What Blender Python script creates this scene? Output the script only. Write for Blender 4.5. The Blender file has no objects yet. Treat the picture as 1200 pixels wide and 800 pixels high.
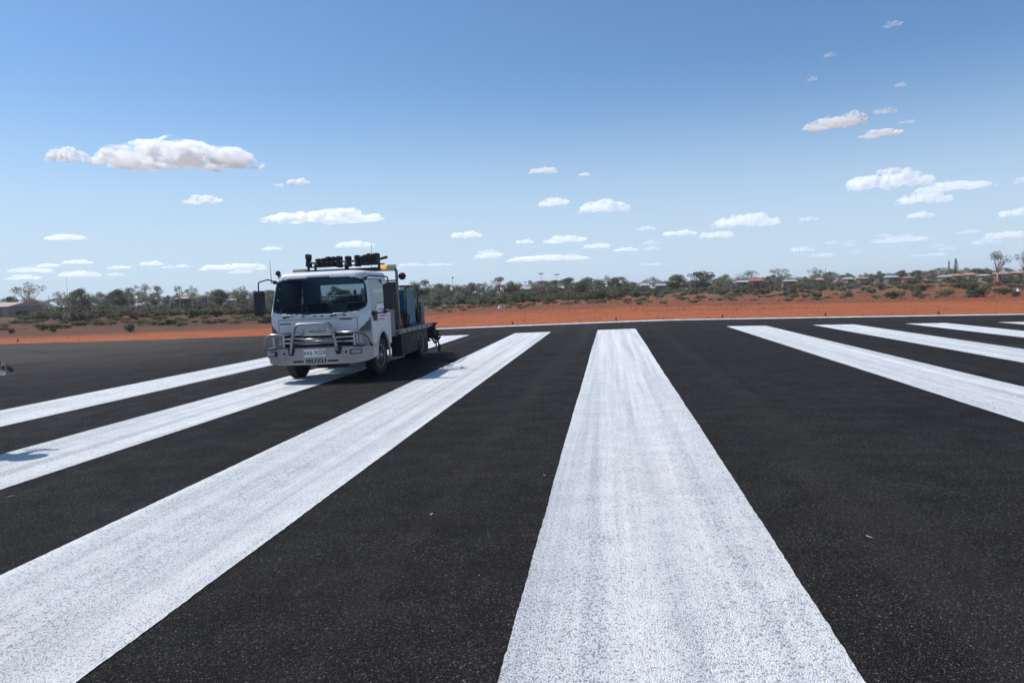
import bpy, bmesh, math, random
from mathutils import Vector, Matrix, Quaternion, noise as mnoise

PI = math.pi
sc = bpy.context.scene
C = sc.collection

# ------------------------------------------------------------------ camera
H = 1.6                                   # eye height over the pavement
YAW, PITCH, ROLL, FOC = 0.1278, 0.0641, -0.0329, 902.2
fw = Vector((-math.sin(YAW)*math.cos(PITCH), math.cos(YAW)*math.cos(PITCH), -math.sin(PITCH)))
rt0 = Vector((math.cos(YAW), math.sin(YAW), 0)); up0 = rt0.cross(fw)
rt = rt0*math.cos(ROLL)+up0*math.sin(ROLL); up = -rt0*math.sin(ROLL)+up0*math.cos(ROLL)
cam = bpy.data.cameras.new('camera'); cam.sensor_width = 36; cam.lens = FOC/1200*36
cam.clip_start = 0.05; cam.clip_end = 90000
camo = bpy.data.objects.new('camera', cam); C.objects.link(camo); sc.camera = camo
camo.matrix_world = Matrix(((rt.x, up.x, -fw.x, 0), (rt.y, up.y, -fw.y, 0), (rt.z, up.z, -fw.z, H), (0, 0, 0, 1)))

# ------------------------------------------------------------------ world and sun
SUN_TO = Vector((-0.69, 0.15, 1.0)).normalized()
SEL = math.asin(SUN_TO.z); SAZ = math.atan2(SUN_TO.x, SUN_TO.y)
w = bpy.data.worlds.new('World'); sc.world = w; w.use_nodes = True
nt = w.node_tree; nt.nodes.clear()
sky = nt.nodes.new('ShaderNodeTexSky'); sky.sky_type = 'NISHITA'; sky.sun_disc = False
sky.sun_elevation = SEL; sky.sun_rotation = SAZ; sky.altitude = 200
sky.air_density = 1.0; sky.dust_density = 0.7; sky.ozone_density = 1.6
bg = nt.nodes.new('ShaderNodeBackground'); bg.inputs['Strength'].default_value = 0.09
wo = nt.nodes.new('ShaderNodeOutputWorld')
tint = nt.nodes.new('ShaderNodeMix'); tint.data_type = 'RGBA'; tint.blend_type = 'MULTIPLY'; tint.inputs[0].default_value = 1; tint.inputs[7].default_value = (.79, 1.03, 1.24, 1)
nt.links.new(sky.outputs[0], tint.inputs[6])
tcw = nt.nodes.new('ShaderNodeTexCoord'); spw = nt.nodes.new('ShaderNodeSeparateXYZ'); nt.links.new(tcw.outputs['Generated'], spw.inputs[0])
hz = nt.nodes.new('ShaderNodeMapRange'); hz.interpolation_type = 'SMOOTHERSTEP'
for i_, v_ in zip((1, 2, 3, 4), (-.02, .30, .88, 0)): hz.inputs[i_].default_value = v_
nt.links.new(spw.outputs[2], hz.inputs[0])
hmx = nt.nodes.new('ShaderNodeMix'); hmx.data_type = 'RGBA'; hmx.inputs[7].default_value = (5.8, 7.25, 9.0, 1)
nt.links.new(hz.outputs[0], hmx.inputs[0]); nt.links.new(tint.outputs[2], hmx.inputs[6])
nt.links.new(hmx.outputs[2], bg.inputs[0]); nt.links.new(bg.outputs[0], wo.inputs[0])
sl = bpy.data.lights.new('sun', 'SUN'); sl.energy = 4.0; sl.angle = math.radians(0.53); sl.color = (1.0, 0.965, 0.92)
so = bpy.data.objects.new('sun', sl); C.objects.link(so)
so.rotation_euler = SUN_TO.to_track_quat('Z', 'Y').to_euler()
vs = sc.view_settings; vs.view_transform = 'Standard'; vs.look = 'None'; vs.gamma = 1; vs.exposure = 0.2; vs.use_curve_mapping = False
sc.cycles.max_bounces = 24; sc.cycles.diffuse_bounces = 4; sc.cycles.glossy_bounces = 4; sc.cycles.volume_max_steps = 256; sc.cycles.volume_bounces = 24; sc.cycles.transparent_max_bounces = 12
sc.cycles.use_denoising = True
sc.cycles.caustics_reflective = False; sc.cycles.caustics_refractive = False

# ------------------------------------------------------------------ ground shape
XC, CAM_S = 2.67, 0.0118
def gz(x, y=0.0):
    d = x-XC
    a = math.sqrt(d*d+1)
    if a > 26: a = 26+(a-26)*0.0
    z = -CAM_S*(a-math.sqrt(XC*XC+1))
    if y > 60:
        t = min(1, (y-60)/200)
        z += t*0.25*mnoise.noise(Vector((x/70, y/90, 3)))
    return z
def at(px, d, z=None):
    """world point seen at photo column px on the horizon line, d metres ahead"""
    hy = 361.83-0.0329*px
    v = fw+rt*((px-600)/FOC)+up*((400-hy)/FOC)
    p = v*(d/(v.y))
    return Vector((p.x, p.y, gz(p.x, p.y) if z is None else z))

# ------------------------------------------------------------------ helpers
def tag(o, label=None, cat=None, group=None, kind=None):
    if label: o['label'] = label
    if cat: o['category'] = cat
    if group: o['group'] = group
    if kind: o['kind'] = kind
    return o
def empty(name, loc=(0, 0, 0), rz=0, label=None, cat=None, group=None):
    o = bpy.data.objects.new(name, None); C.objects.link(o); o.location = loc; o.rotation_euler = (0, 0, rz)
    o.empty_display_size = 0.2
    return tag(o, label, cat, group)
def mesh_obj(name, bm, mats, parent=None, smooth=False, loc=None):
    me = bpy.data.meshes.new(name)
    bm.normal_update(); bm.to_mesh(me); bm.free()
    if not isinstance(mats, (list, tuple)): mats = [mats]
    for m in mats: me.materials.append(m)
    if smooth:
        for p in me.polygons: p.use_smooth = True
    o = bpy.data.objects.new(name, me); C.objects.link(o)
    if parent: o.parent = parent
    if loc: o.location = loc
    return o
def box(bm, x0, x1, y0, y1, z0, z1, mi=0, bev=0.0):
    r = bmesh.ops.create_cube(bm, size=1)
    vv = r['verts']
    for v in vv: v.co = Vector(((x0+x1)/2+v.co.x*(x1-x0), (y0+y1)/2+v.co.y*(y1-y0), (z0+z1)/2+v.co.z*(z1-z0)))
    fs = {f for v in vv for f in v.link_faces}
    for f in fs: f.material_index = mi
    if bev > 0:
        es = {e for v in vv for e in v.link_edges}
        rr = bmesh.ops.bevel(bm, geom=list(es), offset=bev, segments=2, affect='EDGES', profile=0.6)
        for f in rr['faces']: f.material_index = mi
def tube(bm, pts, r, seg=8, mi=0, closed=False, caps=True):
    pts = [Vector(p) for p in pts]; n = len(pts); rings = []
    rr = r if isinstance(r, (list, tuple)) else [r]*n
    prev = None
    for i in range(n):
        a = pts[i-1] if (i > 0 or closed) else pts[i]; b = pts[(i+1) % n] if (i < n-1 or closed) else pts[i]
        t = (b-a).normalized()
        if prev is None:
            u = t.cross(Vector((0, 0, 1)));  u = u if u.length > 1e-3 else t.cross(Vector((1, 0, 0)))
        else: u = prev-t*prev.dot(t)
        u.normalize(); prev = u; v = t.cross(u)
        rings.append([bm.verts.new(pts[i]+(u*math.cos(2*PI*k/seg)+v*math.sin(2*PI*k/seg))*rr[i]) for k in range(seg)])
    m = n if closed else n-1
    for i in range(m):
        A, B = rings[i], rings[(i+1) % n]
        for k in range(seg):
            f = bm.faces.new((A[k], A[(k+1) % seg], B[(k+1) % seg], B[k])); f.material_index = mi; f.smooth = True
    if caps and not closed:
        for R, rev in ((rings[0], True), (rings[-1], False)):
            f = bm.faces.new(R[::-1] if rev else R); f.material_index = mi
def rpath(pts, rad, n=5):
    """round the inner corners of a polyline"""
    pts = [Vector(p) for p in pts]; out = [pts[0]]
    for i in range(1, len(pts)-1):
        p = pts[i]; a = (pts[i-1]-p); b = (pts[i+1]-p)
        ra = min(rad, a.length*0.45, b.length*0.45)
        A = p+a.normalized()*ra; B = p+b.normalized()*ra
        for k in range(n+1):
            t = k/n; out.append(A*(1-t)**2+p*2*t*(1-t)+B*t*t)
    out.append(pts[-1]); return out
def lathe(bm, prof, seg=32, axis='X', off=(0, 0, 0), mi=0, mis=None):
    """prof: list of (radius, along)"""
    off = Vector(off); rings = []
    for (r, a) in prof:
        ring = []
        for k in range(seg):
            c, s = math.cos(2*PI*k/seg)*r, math.sin(2*PI*k/seg)*r
            p = Vector((a, c, s)) if axis == 'X' else (Vector((c, a, s)) if axis == 'Y' else Vector((c, s, a)))
            ring.append(bm.verts.new(off+p))
        rings.append(ring)
    for i in range(len(rings)-1):
        for k in range(seg):
            f = bm.faces.new((rings[i][k], rings[i][(k+1) % seg], rings[i+1][(k+1) % seg], rings[i+1][k]))
            f.material_index = mis[i] if mis else mi; f.smooth = True
    for R in (rings[0], rings[-1]):
        try: bm.faces.new(R).material_index = mi
        except ValueError: pass
def copy_tree(o, parent=None):
    c = o.copy(); C.objects.link(c)
    if parent: c.parent = parent
    for ch in list(o.children): copy_tree(ch, c)
    return c

# ------------------------------------------------------------------ materials
def mat(name, col, rough=0.6, metal=0.0, spec=0.5, **kw):
    m = bpy.data.materials.new(name); m.use_nodes = True
    b = m.node_tree.nodes['Principled BSDF']
    b.inputs['Base Color'].default_value = (*col, 1); b.inputs['Roughness'].default_value = rough
    b.inputs['Metallic'].default_value = metal; b.inputs['Specular IOR Level'].default_value = spec
    for k, v in kw.items(): b.inputs[k].default_value = v
    return m
class NT:
    def __init__(s, m): s.t = m.node_tree; s.b = s.t.nodes.get('Principled BSDF')
    def n(s, ty, **kw):
        x = s.t.nodes.new(ty)
        for k, v in kw.items(): setattr(x, k, v)
        return x
    def l(s, a, b): s.t.links.new(a, b)
    def coord(s, scale=(1, 1, 1), rot=(0, 0, 0), which='Object'):
        tc = s.n('ShaderNodeTexCoord'); mp = s.n('ShaderNodeMapping')
        mp.inputs['Scale'].default_value = scale; mp.inputs['Rotation'].default_value = rot
        s.l(tc.outputs[which], mp.inputs[0]); return mp.outputs[0]
    def noise(s, vec, scale, detail=3, rough=0.55, dist=0.0):
        x = s.n('ShaderNodeTexNoise'); x.inputs['Scale'].default_value = scale; x.inputs['Detail'].default_value = detail
        x.inputs['Roughness'].default_value = rough; x.inputs['Distortion'].default_value = dist
        s.l(vec, x.inputs['Vector']); return x.outputs[0]
    def ramp(s, v, stops):
        r = s.n('ShaderNodeValToRGB'); cr = r.color_ramp
        while len(cr.elements) < len(stops): cr.elements.new(0.5)
        for e, (p, c) in zip(cr.elements, stops):
            e.position = p; e.color = (*c, 1) if len(c) == 3 else c
        s.l(v, r.inputs[0]); return r.outputs[0]
    def rng(s, v, a, b, c, d):
        r = s.n('ShaderNodeMapRange'); 
        for i, x in zip((1, 2, 3, 4), (a, b, c, d)): r.inputs[i].default_value = x
        s.l(v, r.inputs[0]); return r.outputs[0]
    def mix(s, f, a, b, mode='MIX'):
        x = s.n('ShaderNodeMix', data_type='RGBA', blend_type=mode)
        for v, i in ((f, 0), (a, 6), (b, 7)):
            if isinstance(v, (int, float)): x.inputs[i].default_value = v
            elif isinstance(v, tuple): x.inputs[i].default_value = (*v, 1)
            else: s.l(v, x.inputs[i])
        return x.outputs[2]
    def math(s, op, a, b=0.0, clamp=False):
        x = s.n('ShaderNodeMath', operation=op); x.use_clamp = clamp
        for v, i in ((a, 0), (b, 1)):
            if isinstance(v, (int, float)): x.inputs[i].default_value = v
            else: s.l(v, x.inputs[i])
        return x.outputs[0]
    def bump(s, h, strength, dist):
        x = s.n('ShaderNodeBump'); x.inputs['Strength'].default_value = strength; x.inputs['Distance'].default_value = dist
        s.l(h, x.inputs['Height']); s.l(x.outputs[0], s.b.inputs['Normal'])
def vor(N, vec, scale, feature='F1', rnd=1.0):
    x = N.n('ShaderNodeTexVoronoi', feature=feature); x.inputs['Scale'].default_value = scale; x.inputs['Randomness'].default_value = rnd
    N.l(vec, x.inputs['Vector']); return x

def chips(N, co):
    """rounded stone chips: height field and a per-stone value"""
    wob = N.n('ShaderNodeVectorMath', operation='MULTIPLY_ADD'); nz = N.n('ShaderNodeTexNoise'); nz.inputs['Scale'].default_value = 60; nz.inputs['Detail'].default_value = 1
    N.l(co, nz.inputs['Vector']); N.l(nz.outputs['Color'], wob.inputs[0]); wob.inputs[1].default_value = (.010, .010, 0); N.l(co, wob.inputs[2])
    v = vor(N, wob.outputs[0], 84); ed = vor(N, wob.outputs[0], 84, 'DISTANCE_TO_EDGE')
    sepc = N.n('ShaderNodeSeparateColor'); N.l(v.outputs['Color'], sepc.inputs[0])
    dome = N.rng(ed.outputs['Distance'], 0, .28, 0, 1)
    return N.math('ADD', dome, N.math('MULTIPLY', sepc.outputs[0], 0.7)), sepc.outputs[1], dome

def asphalt_mat():
    m = mat('asphalt', (.04, .04, .042), .92, spec=.13); N = NT(m)
    co = N.coord()
    h, rnd, dome = chips(N, co)
    big = N.noise(N.coord((.25, .06, 1)), 1.0, 4, .6)
    mid = N.noise(co, 2.2, 4, .65)
    cross = N.noise(N.coord((.04, .9, 1)), 1.0, 4, .65)
    stone = N.ramp(rnd, [(0, (.034, .0285, .0235)), (.5, (.078, .066, .055)), (.85, (.145, .125, .107)), (1, (.26, .235, .21))])
    stone = N.mix(N.rng(dome, .05, .55, .8, 0), stone, (.003, .003, .003))
    c = N.mix(N.rng(mid, .3, .7, .0, .35), stone, (.012, .0115, .0115))
    c = N.mix(N.rng(big, .35, .7, 0, .35), c, (.035, .033, .031))
    c = N.mix(N.rng(cross, .50, .70, 0, .45), c, (.052, .042, .035))
    g1 = N.noise(co, 110, 3, .7); c = N.mix(N.rng(g1, .42, .56, .85, 0), c, (.008, .0072, .0068))
    # red dust carried in from the verge and over the far left apron
    sep = N.n('ShaderNodeSeparateXYZ'); tc = N.n('ShaderNodeTexCoord'); N.l(tc.outputs['Object'], sep.inputs[0])
    wob = N.noise(N.coord((.15, .3, 1)), 1.0, 4, .6)
    edge = N.math('MULTIPLY', N.rng(sep.outputs[1], 27, 38.3, 0, 1), N.rng(wob, .3, .7, .35, 1))
    left = N.math('MULTIPLY', N.rng(sep.outputs[0], -9, -22, 0, 1), N.rng(sep.outputs[1], 14, 24, 0, 1))
    lip = N.math('MULTIPLY', N.rng(sep.outputs[1], 37.75, 38.2, 0, 1), N.rng(N.noise(N.coord((1.3, 2, 1)), 1.0, 4, .7), .42, .58, 0, 1))
    dust = N.math('MAXIMUM', N.math('MULTIPLY', edge, .28), N.math('MULTIPLY', left, .9))
    c = N.mix(dust, c, N.mix(N.rng(wob, .4, .65, 0, .55), (.12, .104, .088), (.15, .10, .07)))
    c = N.mix(lip, c, (.30, .10, .045))
    blot = N.noise(N.coord((.35, .35, 1)), 1.0, 5, .62, .5)
    c = N.mix(N.rng(blot, .50, .68, 0, .45), c, (.014, .013, .013))
    lap = N.noise(N.coord((.9, .012, 1)), 1.0, 2, .5)
    c = N.mix(N.rng(lap, .55, .66, 0, .28), c, (.085, .076, .068))
    # thin pale scuffs
    sw = N.noise(N.coord((.35, 7, 1), (0, 0, .12)), 1.0, 2, .5, .6)
    sm = N.noise(N.coord((.2, .5, 1)), 1.3, 2, .5)
    scf = N.math('MULTIPLY', N.rng(sw, .69, .73, 0, 1), N.rng(sm, .46, .62, 0, .5))
    c = N.mix(scf, c, (.14, .13, .12))
    fleck = vor(N, co, 9); fc = N.n('ShaderNodeSeparateColor'); N.l(fleck.outputs['Color'], fc.inputs[0])
    fm = N.math('MULTIPLY', N.rng(fleck.outputs['Distance'], .03, .06, 1, 0), N.rng(fc.outputs[0], .93, .95, 0, 1))
    c = N.mix(fm, c, (.4, .38, .36))
    N.l(c, N.b.inputs['Base Color'])
    N.l(N.rng(mid, .3, .7, .75, 1.0), N.b.inputs['Roughness'])
    N.bump(h, 1.0, .014)
    return m
def paint_mat():
    m = mat('runway_paint', (.75, .77, .8), .6, spec=.4); N = NT(m)
    co = N.coord()
    h, rnd, dome = chips(N, co)
    streak = N.noise(N.coord((5.0, .07, 1)), 1.0, 3, .55, .3)
    streak2 = N.noise(N.coord((14.0, .25, 1)), 1.0, 2, .5, .2)
    patch = N.noise(co, 3.2, 4, .6)
    fine = N.noise(co, 75, 3, .7)
    thin = N.math('ADD', N.math('ADD', N.math('MULTIPLY', streak, .55), N.math('MULTIPLY', streak2, .22)), N.math('MULTIPLY', patch, .23))
    base = N.mix(N.rng(thin, .38, .62, 0, 1), (.89, .89, .86), (.66, .68, .69))
    base = N.mix(N.rng(patch, .45, .75, 0, .22), base, (.76, .71, .71))
    tyre = N.noise(N.coord((.8, .05, 1), (0, 0, .5)), 1.0, 3, .6, .2)
    base = N.mix(N.rng(tyre, .58, .70, 0, .30), base, (.42, .43, .45))
    dustp = N.noise(N.coord((.5, .22, 1)), 1.0, 4, .6)
    base = N.mix(N.rng(dustp, .52, .72, 0, .22), base, (.66, .56, .50))
    # granular coat: pits between the stones the spray did not reach, lit and shaded by their own relief
    g1 = N.noise(N.coord((1, .72, 1)), 118, 3, .62); g2 = N.noise(co, 42, 2, .5)
    gr = N.math('ADD', N.math('MULTIPLY', g1, .72), N.math('MULTIPLY', g2, .28))
    lim = N.rng(thin, .36, .64, .42, .495)
    d_ = N.math('SUBTRACT', lim, gr)
    pit = N.rng(d_, -.02, .06, 0, .85)
    c = N.mix(pit, base, (.15, .155, .165))
    N.l(c, N.b.inputs['Base Color'])
    N.bump(N.math('ADD', N.rng(gr, .34, .62, 0, 1), N.math('MULTIPLY', dome, .25)), 1.0, .008)
    return m
def earth_mat():
    m = mat('red_earth', (.3, .1, .05), .95, spec=.1); N = NT(m)
    co = N.coord()
    sep = N.n('ShaderNodeSeparateXYZ'); tc = N.n('ShaderNodeTexCoord'); N.l(tc.outputs['Object'], sep.inputs[0])
    X, Y = sep.outputs[0], sep.outputs[1]
    band = N.noise(N.coord((.012, .09, 1)), 1.0, 5, .6, .4)
    mid = N.noise(N.coord((.25, .6, 1)), 1.0, 5, .62)
    fine = N.noise(co, 6, 4, .7)
    pat = N.noise(N.coord((.05, .07, 1)), 1.0, 4, .6)
    orange = N.mix(N.rng(mid, .35, .65, 0, 1), (.40, .118, .045), (.31, .090, .036))
    brown = N.mix(N.rng(mid, .35, .65, 0, 1), (.24, .078, .038), (.18, .062, .034))
    yy = N.math('ADD', Y, N.math('MULTIPLY', N.math('SUBTRACT', band, .5), 60))
    c = N.mix(N.rng(yy, 52, 66, 0, 1), orange, brown)
    # dull dark gravelly ground on the left, beyond the graded strip
    lf = N.math('MULTIPLY', N.rng(X, -10, -30, 0, 1), N.rng(N.math('ADD', Y, N.math('MULTIPLY', N.math('SUBTRACT', pat, .5), 14)), 43, 52, 0, 1))
    c = N.mix(N.math('MULTIPLY', lf, .92), c, N.mix(N.rng(pat, .4, .6, 0, 1), (.095, .046, .032), (.065, .050, .035)))
    # dry grass film far out
    gr = N.math('MULTIPLY', N.rng(Y, 75, 130, 0, 1), N.rng(pat, .42, .58, 0, .75))
    c = N.mix(gr, c, (.16, .12, .068))
    mott = N.noise(N.coord((.6, 1.6, 1)), 1.0, 6, .7)
    c = N.mix(N.rng(mott, .46, .66, 0, .7), c, (.17, .062, .034))
    pale = N.rng(N.noise(N.coord((.1, .9, 1)), 1.0, 3, .6), .6, .72, 0, .25)
    c = N.mix(pale, c, (.46, .22, .12))
    c = N.mix(N.rng(fine, .55, .75, 0, .4), c, (.14, .05, .03))
    N.l(c, N.b.inputs['Base Color'])
    N.bump(N.math('ADD', mid, N.math('MULTIPLY', fine, .3)), .8, .10)
    return m
def leaf_mat(name, c1, c2, c3):
    m = bpy.data.materials.new(name); m.use_nodes = True; N = NT(m)
    co = N.coord(); v = N.noise(co, .9, 3, .6)
    oi = N.n('ShaderNodeObjectInfo'); geo = N.n('ShaderNodeNewGeometry')
    col = N.ramp(v, [(.3, c1), (.5, c2), (.72, c3)])
    var = N.rng(geo.outputs['Random Per Island'], 0, 1, .65, 1.3)
    hs = N.n('ShaderNodeHueSaturation'); N.l(col, hs.inputs['Color']); N.l(var, hs.inputs['Value'])
    N.l(N.rng(oi.outputs['Random'], 0, 1, .48, .52), hs.inputs['Hue'])
    N.b.inputs['Roughness'].default_value = .7; N.b.inputs['Specular IOR Level'].default_value = .25
    N.l(hs.outputs[0], N.b.inputs['Base Color'])
    tr = N.n('ShaderNodeBsdfTranslucent'); N.l(hs.outputs[0], tr.inputs[0])
    mx = N.n('ShaderNodeMixShader'); mx.inputs[0].default_value = .36
    N.l(N.b.outputs[0], mx.inputs[1]); N.l(tr.outputs[0], mx.inputs[2])
    N.l(mx.outputs[0], m.node_tree.nodes['Material Output'].inputs[0])
    return m
def glass_mat(name, tint, refl=1.0):
    m = bpy.data.materials.new(name); m.use_nodes = True; N = NT(m); t = m.node_tree; t.nodes.remove(N.b)
    tr = N.n('ShaderNodeBsdfTransparent'); tr.inputs[0].default_value = (*tint, 1)
    gl = N.n('ShaderNodeBsdfGlossy'); gl.inputs['Roughness'].default_value = .02
    gl.inputs[0].default_value = (refl, refl, refl, 1)
    fr = N.n('ShaderNodeFresnel'); fr.inputs[0].default_value = 1.5
    mx = N.n('ShaderNodeMixShader'); N.l(fr.outputs[0], mx.inputs[0]); N.l(tr.outputs[0], mx.inputs[1]); N.l(gl.outputs[0], mx.inputs[2])
    N.l(mx.outputs[0], t.nodes['Material Output'].inputs[0]); return m
def worn(name, col, rough=.5, metal=0, dirt=(.12, .07, .045), amt=.5, scale=3.0, zfade=None):
    m = mat(name, col, rough, metal); N = NT(m); co = N.coord()
    n1 = N.noise(co, scale, 5, .65)
    f = N.rng(n1, .45, .75, 0, amt)
    if zfade:
        tc = N.n('ShaderNodeTexCoord'); s = N.n('ShaderNodeSeparateXYZ'); N.l(tc.outputs['Object'], s.inputs[0])
        f = N.math('ADD', f, N.math('MULTIPLY', N.rng(s.outputs[2], zfade[1], zfade[0], 0, .5), N.rng(n1, .3, .7, .2, 1)), True)
    N.l(N.mix(f, col, dirt), N.b.inputs['Base Color'])
    N.l(N.rng(n1, .3, .7, rough*.85, min(1, rough*1.35)), N.b.inputs['Roughness'])
    return m

M = {}
M['asphalt'] = asphalt_mat(); M['paint'] = paint_mat(); M['earth'] = earth_mat()
M['white'] = worn('cab_white', (.72, .74, .745), .32, dirt=(.36, .24, .17), amt=.32, zfade=(.5, 1.2))
M['panel_inner'] = mat('cab_liner', (.05, .055, .06), .8)
M['seam'] = mat('seam_dark', (.26, .28, .30), .8); M['glassc'] = glass_mat('door_glass', (.80, .86, .87), .9)
M['black'] = worn('black_plastic', (.018, .018, .02), .55, dirt=(.07, .05, .04), amt=.35)
M['rubber'] = worn('tyre_rubber', (.02, .02, .021), .85, dirt=(.09, .06, .045), amt=.5)
M['alloy'] = worn('polished_alloy', (.30, .305, .32), .30, 1.0, dirt=(.30, .29, .28), amt=.3)
M['alloyd'] = worn('dull_alloy', (.24, .235, .22), .5, .5, dirt=(.25, .2, .17), amt=.4)
M['steel'] = worn('wheel_steel', (.35, .35, .36), .45, .6, dirt=(.13, .08, .06), amt=.6)
M['chassis'] = worn('chassis_black', (.014, .014, .015), .7, dirt=(.05, .036, .03), amt=.4)
M['grey'] = worn('grey_painted_steel', (.16, .165, .17), .55, dirt=(.10, .08, .07), amt=.4)
M['glass'] = glass_mat('windscreen_glass', (.22, .30, .33), .45)
M['frit'] = mat('black_frit', (.012, .016, .018), .15)
M['lamp'] = mat('lamp_lens', (.35, .38, .40), .12, .4)
M['lampdark'] = mat('lamp_housing', (.07, .08, .09), .25)
M['chrome'] = mat('grille_bright', (.60, .62, .64), .2, .7)
M['plate'] = mat('plate_white', (.74, .74, .73), .45)
M['maroon'] = mat('plate_maroon', (.10, .012, .02), .5)
M['lettering'] = mat('lettering_black', (.015, .015, .018), .5)
M['red_decal'] = mat('decal_red', (.42, .10, .10), .5)
M['amber'] = mat('amber_lens', (.85, .38, .03), .25); M['amber'].node_tree.nodes['Principled BSDF'].inputs['Emission Color'].default_value = (1, .55, .08, 1); M['amber'].node_tree.nodes['Principled BSDF'].inputs['Emission Strength'].default_value = .55
M['cream_lens'] = mat('cream_lens', (.52, .47, .28), .35)
M['tank'] = mat('tank_blue', (.03, .125, .19), .5, 0.0, .25)
M['tankdark'] = worn('tank_teal', (.02, .05, .06), .5)
M['seat'] = mat('seat_fabric', (.03, .035, .04), .9)
M['signal_white'] = worn('marker_white', (.8, .8, .78), .6, dirt=(.5, .3, .2), amt=.3)
M['bark'] = worn('bark', (.20, .17, .14), .9, dirt=(.09, .07, .055), amt=.8, scale=6)
M['barkpale'] = worn('pale_bark', (.42, .38, .33), .85, dirt=(.2, .16, .13), amt=.8, scale=5)
M['leaf_olive'] = leaf_mat('leaf_olive', (0.138,0.145,0.076),(0.207,0.214,0.117),(0.290,0.290,0.172))
M['leaf_dark'] = leaf_mat('leaf_dark', (0.086,0.097,0.050),(0.135,0.146,0.080),(0.207,0.214,0.127))
M['leaf_grey'] = leaf_mat('leaf_grey', (0.159,0.166,0.110),(0.228,0.235,0.159),(0.310,0.317,0.228))
M['leaf_brown'] = leaf_mat('leaf_brown', (0.166,0.117,0.083),(0.235,0.179,0.124),(0.331,0.262,0.179))
M['leaf_scrub'] = leaf_mat('leaf_scrub', (0.108,0.097,0.063),(0.166,0.149,0.099),(0.235,0.214,0.149))
M['leaf_blue'] = leaf_mat('leaf_blue', (0.121,0.141,0.091),(0.179,0.204,0.135),(0.262,0.287,0.196))
M['straw'] = leaf_mat('dry_straw', (.16, .12, .06), (.24, .18, .10), (.33, .26, .15))

# ------------------------------------------------------------------ ground sheets
def sheet(name, xs, ys, dz, m, **kw):
    bm = bmesh.new(); g = [[bm.verts.new((x, y, gz(x, y)+dz)) for x in xs] for y in ys]
    for j in range(len(ys)-1):
        for i in range(len(xs)-1):
            bm.faces.new((g[j][i], g[j][i+1], g[j+1][i+1], g[j+1][i]))
    o = mesh_obj(name, bm, m, smooth=True); tag(o, **kw); return o
def geo(a, b, n):   # growing spacing
    return [a*(b/a)**(k/n) for k in range(n+1)]
xs = sorted({round(XC+v, 3) for v in [-x for x in geo(26, 9000, 46)]+[x for x in geo(26, 9000, 46)]+list(range(-24, 25, 2))+[-1, -.5, .5, 1]})
ys = [-300, -120, -60, -40, -20, -5, 5, 15, 25, 32, 36, 38.2, 38.6, 39.2, 40, 42, 45, 50, 55, 60]+geo(65, 9000, 60)
sheet('ground', xs, ys, -.035, M['earth'], label='red orange earth verge and plain spreading out beyond the runway to the horizon', cat='ground', kind='structure')
# the runway pavement, with a slightly ragged far edge
random.seed(4)
bm = bmesh.new()
axs = [XC+v*1.0 for v in range(-64, 78, 2)]+[XC+v for v in (-1, -.5, .5, 1)]+[XC-2-.25*k for k in range(1, 8)]
axs = sorted(set([x for x in axs]))
ays = [-45, -20, -8, 0, 4, 8, 12, 16, 20, 24, 28, 32, 35, 36.6]
rows = [[bm.verts.new((x, y, gz(x))) for x in axs] for y in ays]
fine_x = []
for j in range(len(ays)-1):
    for i in range(len(axs)-1): bm.faces.new((rows[j][i], rows[j][i+1], rows[j+1][i+1], rows[j+1][i]))
x0, x1 = axs[0], axs[-1]; n = 900; prev = None
fe = [x0+(x1-x0)*k/n for k in range(n+1)]
def edge_y(x):
    left = max(0, min(1, (-10-x)/8)); a = .10+.35*left
    return 38.25-.9*left+a*mnoise.noise(Vector((x*.6, 7, 0)))+.05*mnoise.noise(Vector((x*3.1, 2, 0)))
inner = [bm.verts.new((x, 36.6, gz(x))) for x in fe]
outer = [bm.verts.new((x, max(edge_y(x), 36.7), gz(x)+.002)) for x in fe]
low = [bm.verts.new((x, max(edge_y(x), 36.7)+.05, gz(x)-.05)) for x in fe]
for k in range(n):
    bm.faces.new((inner[k], inner[k+1], outer[k+1], outer[k]))
    bm.faces.new((outer[k], outer[k+1], low[k+1], low[k]))
tag(mesh_obj('runway', bm, M['asphalt'], smooth=False), 'dark coarse asphalt runway end with white painted threshold bars', 'runway', kind='structure')

def stripe(x0, x1, y0, y1, name, label, group=None, step=.04, amp=.0065, sx=None):
    bm = bmesh.new(); ys = [y0]
    while ys[-1] < y1: ys.append(min(y1, ys[-1]+step*(1 if ys[-1] < 10 else 4)))
    cols = [x0]+[x for x in sorted(set([XC-1, XC-.5, XC, XC+.5, XC+1]+[XC+2*k for k in range(-40, 60)])) if x0+.03 < x < x1-.03]+[x1]
    g = []
    for y in ys:
        row = []
        for i, x in enumerate(cols):
            xx = x
            if i in (0, len(cols)-1):
                xx += amp*.9*mnoise.noise(Vector((x*3, y*1.3, 5)))+amp*.5*random.uniform(-1, 1)+amp*2.2*mnoise.noise(Vector((x*5, y*.16, 1)))
            row.append(bm.verts.new((xx, y, gz(x)+.005)))
        g.append(row)
    for j in range(len(ys)-1):
        for i in range(len(cols)-1): bm.faces.new((g[j][i], g[j][i+1], g[j+1][i+1], g[j+1][i]))
    tag(mesh_obj(name, bm, M['paint']), label, 'painted stripe', group, 'structure')
W_, G_, GC, C0 = 1.461, 1.792, 3.462, -.520
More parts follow.
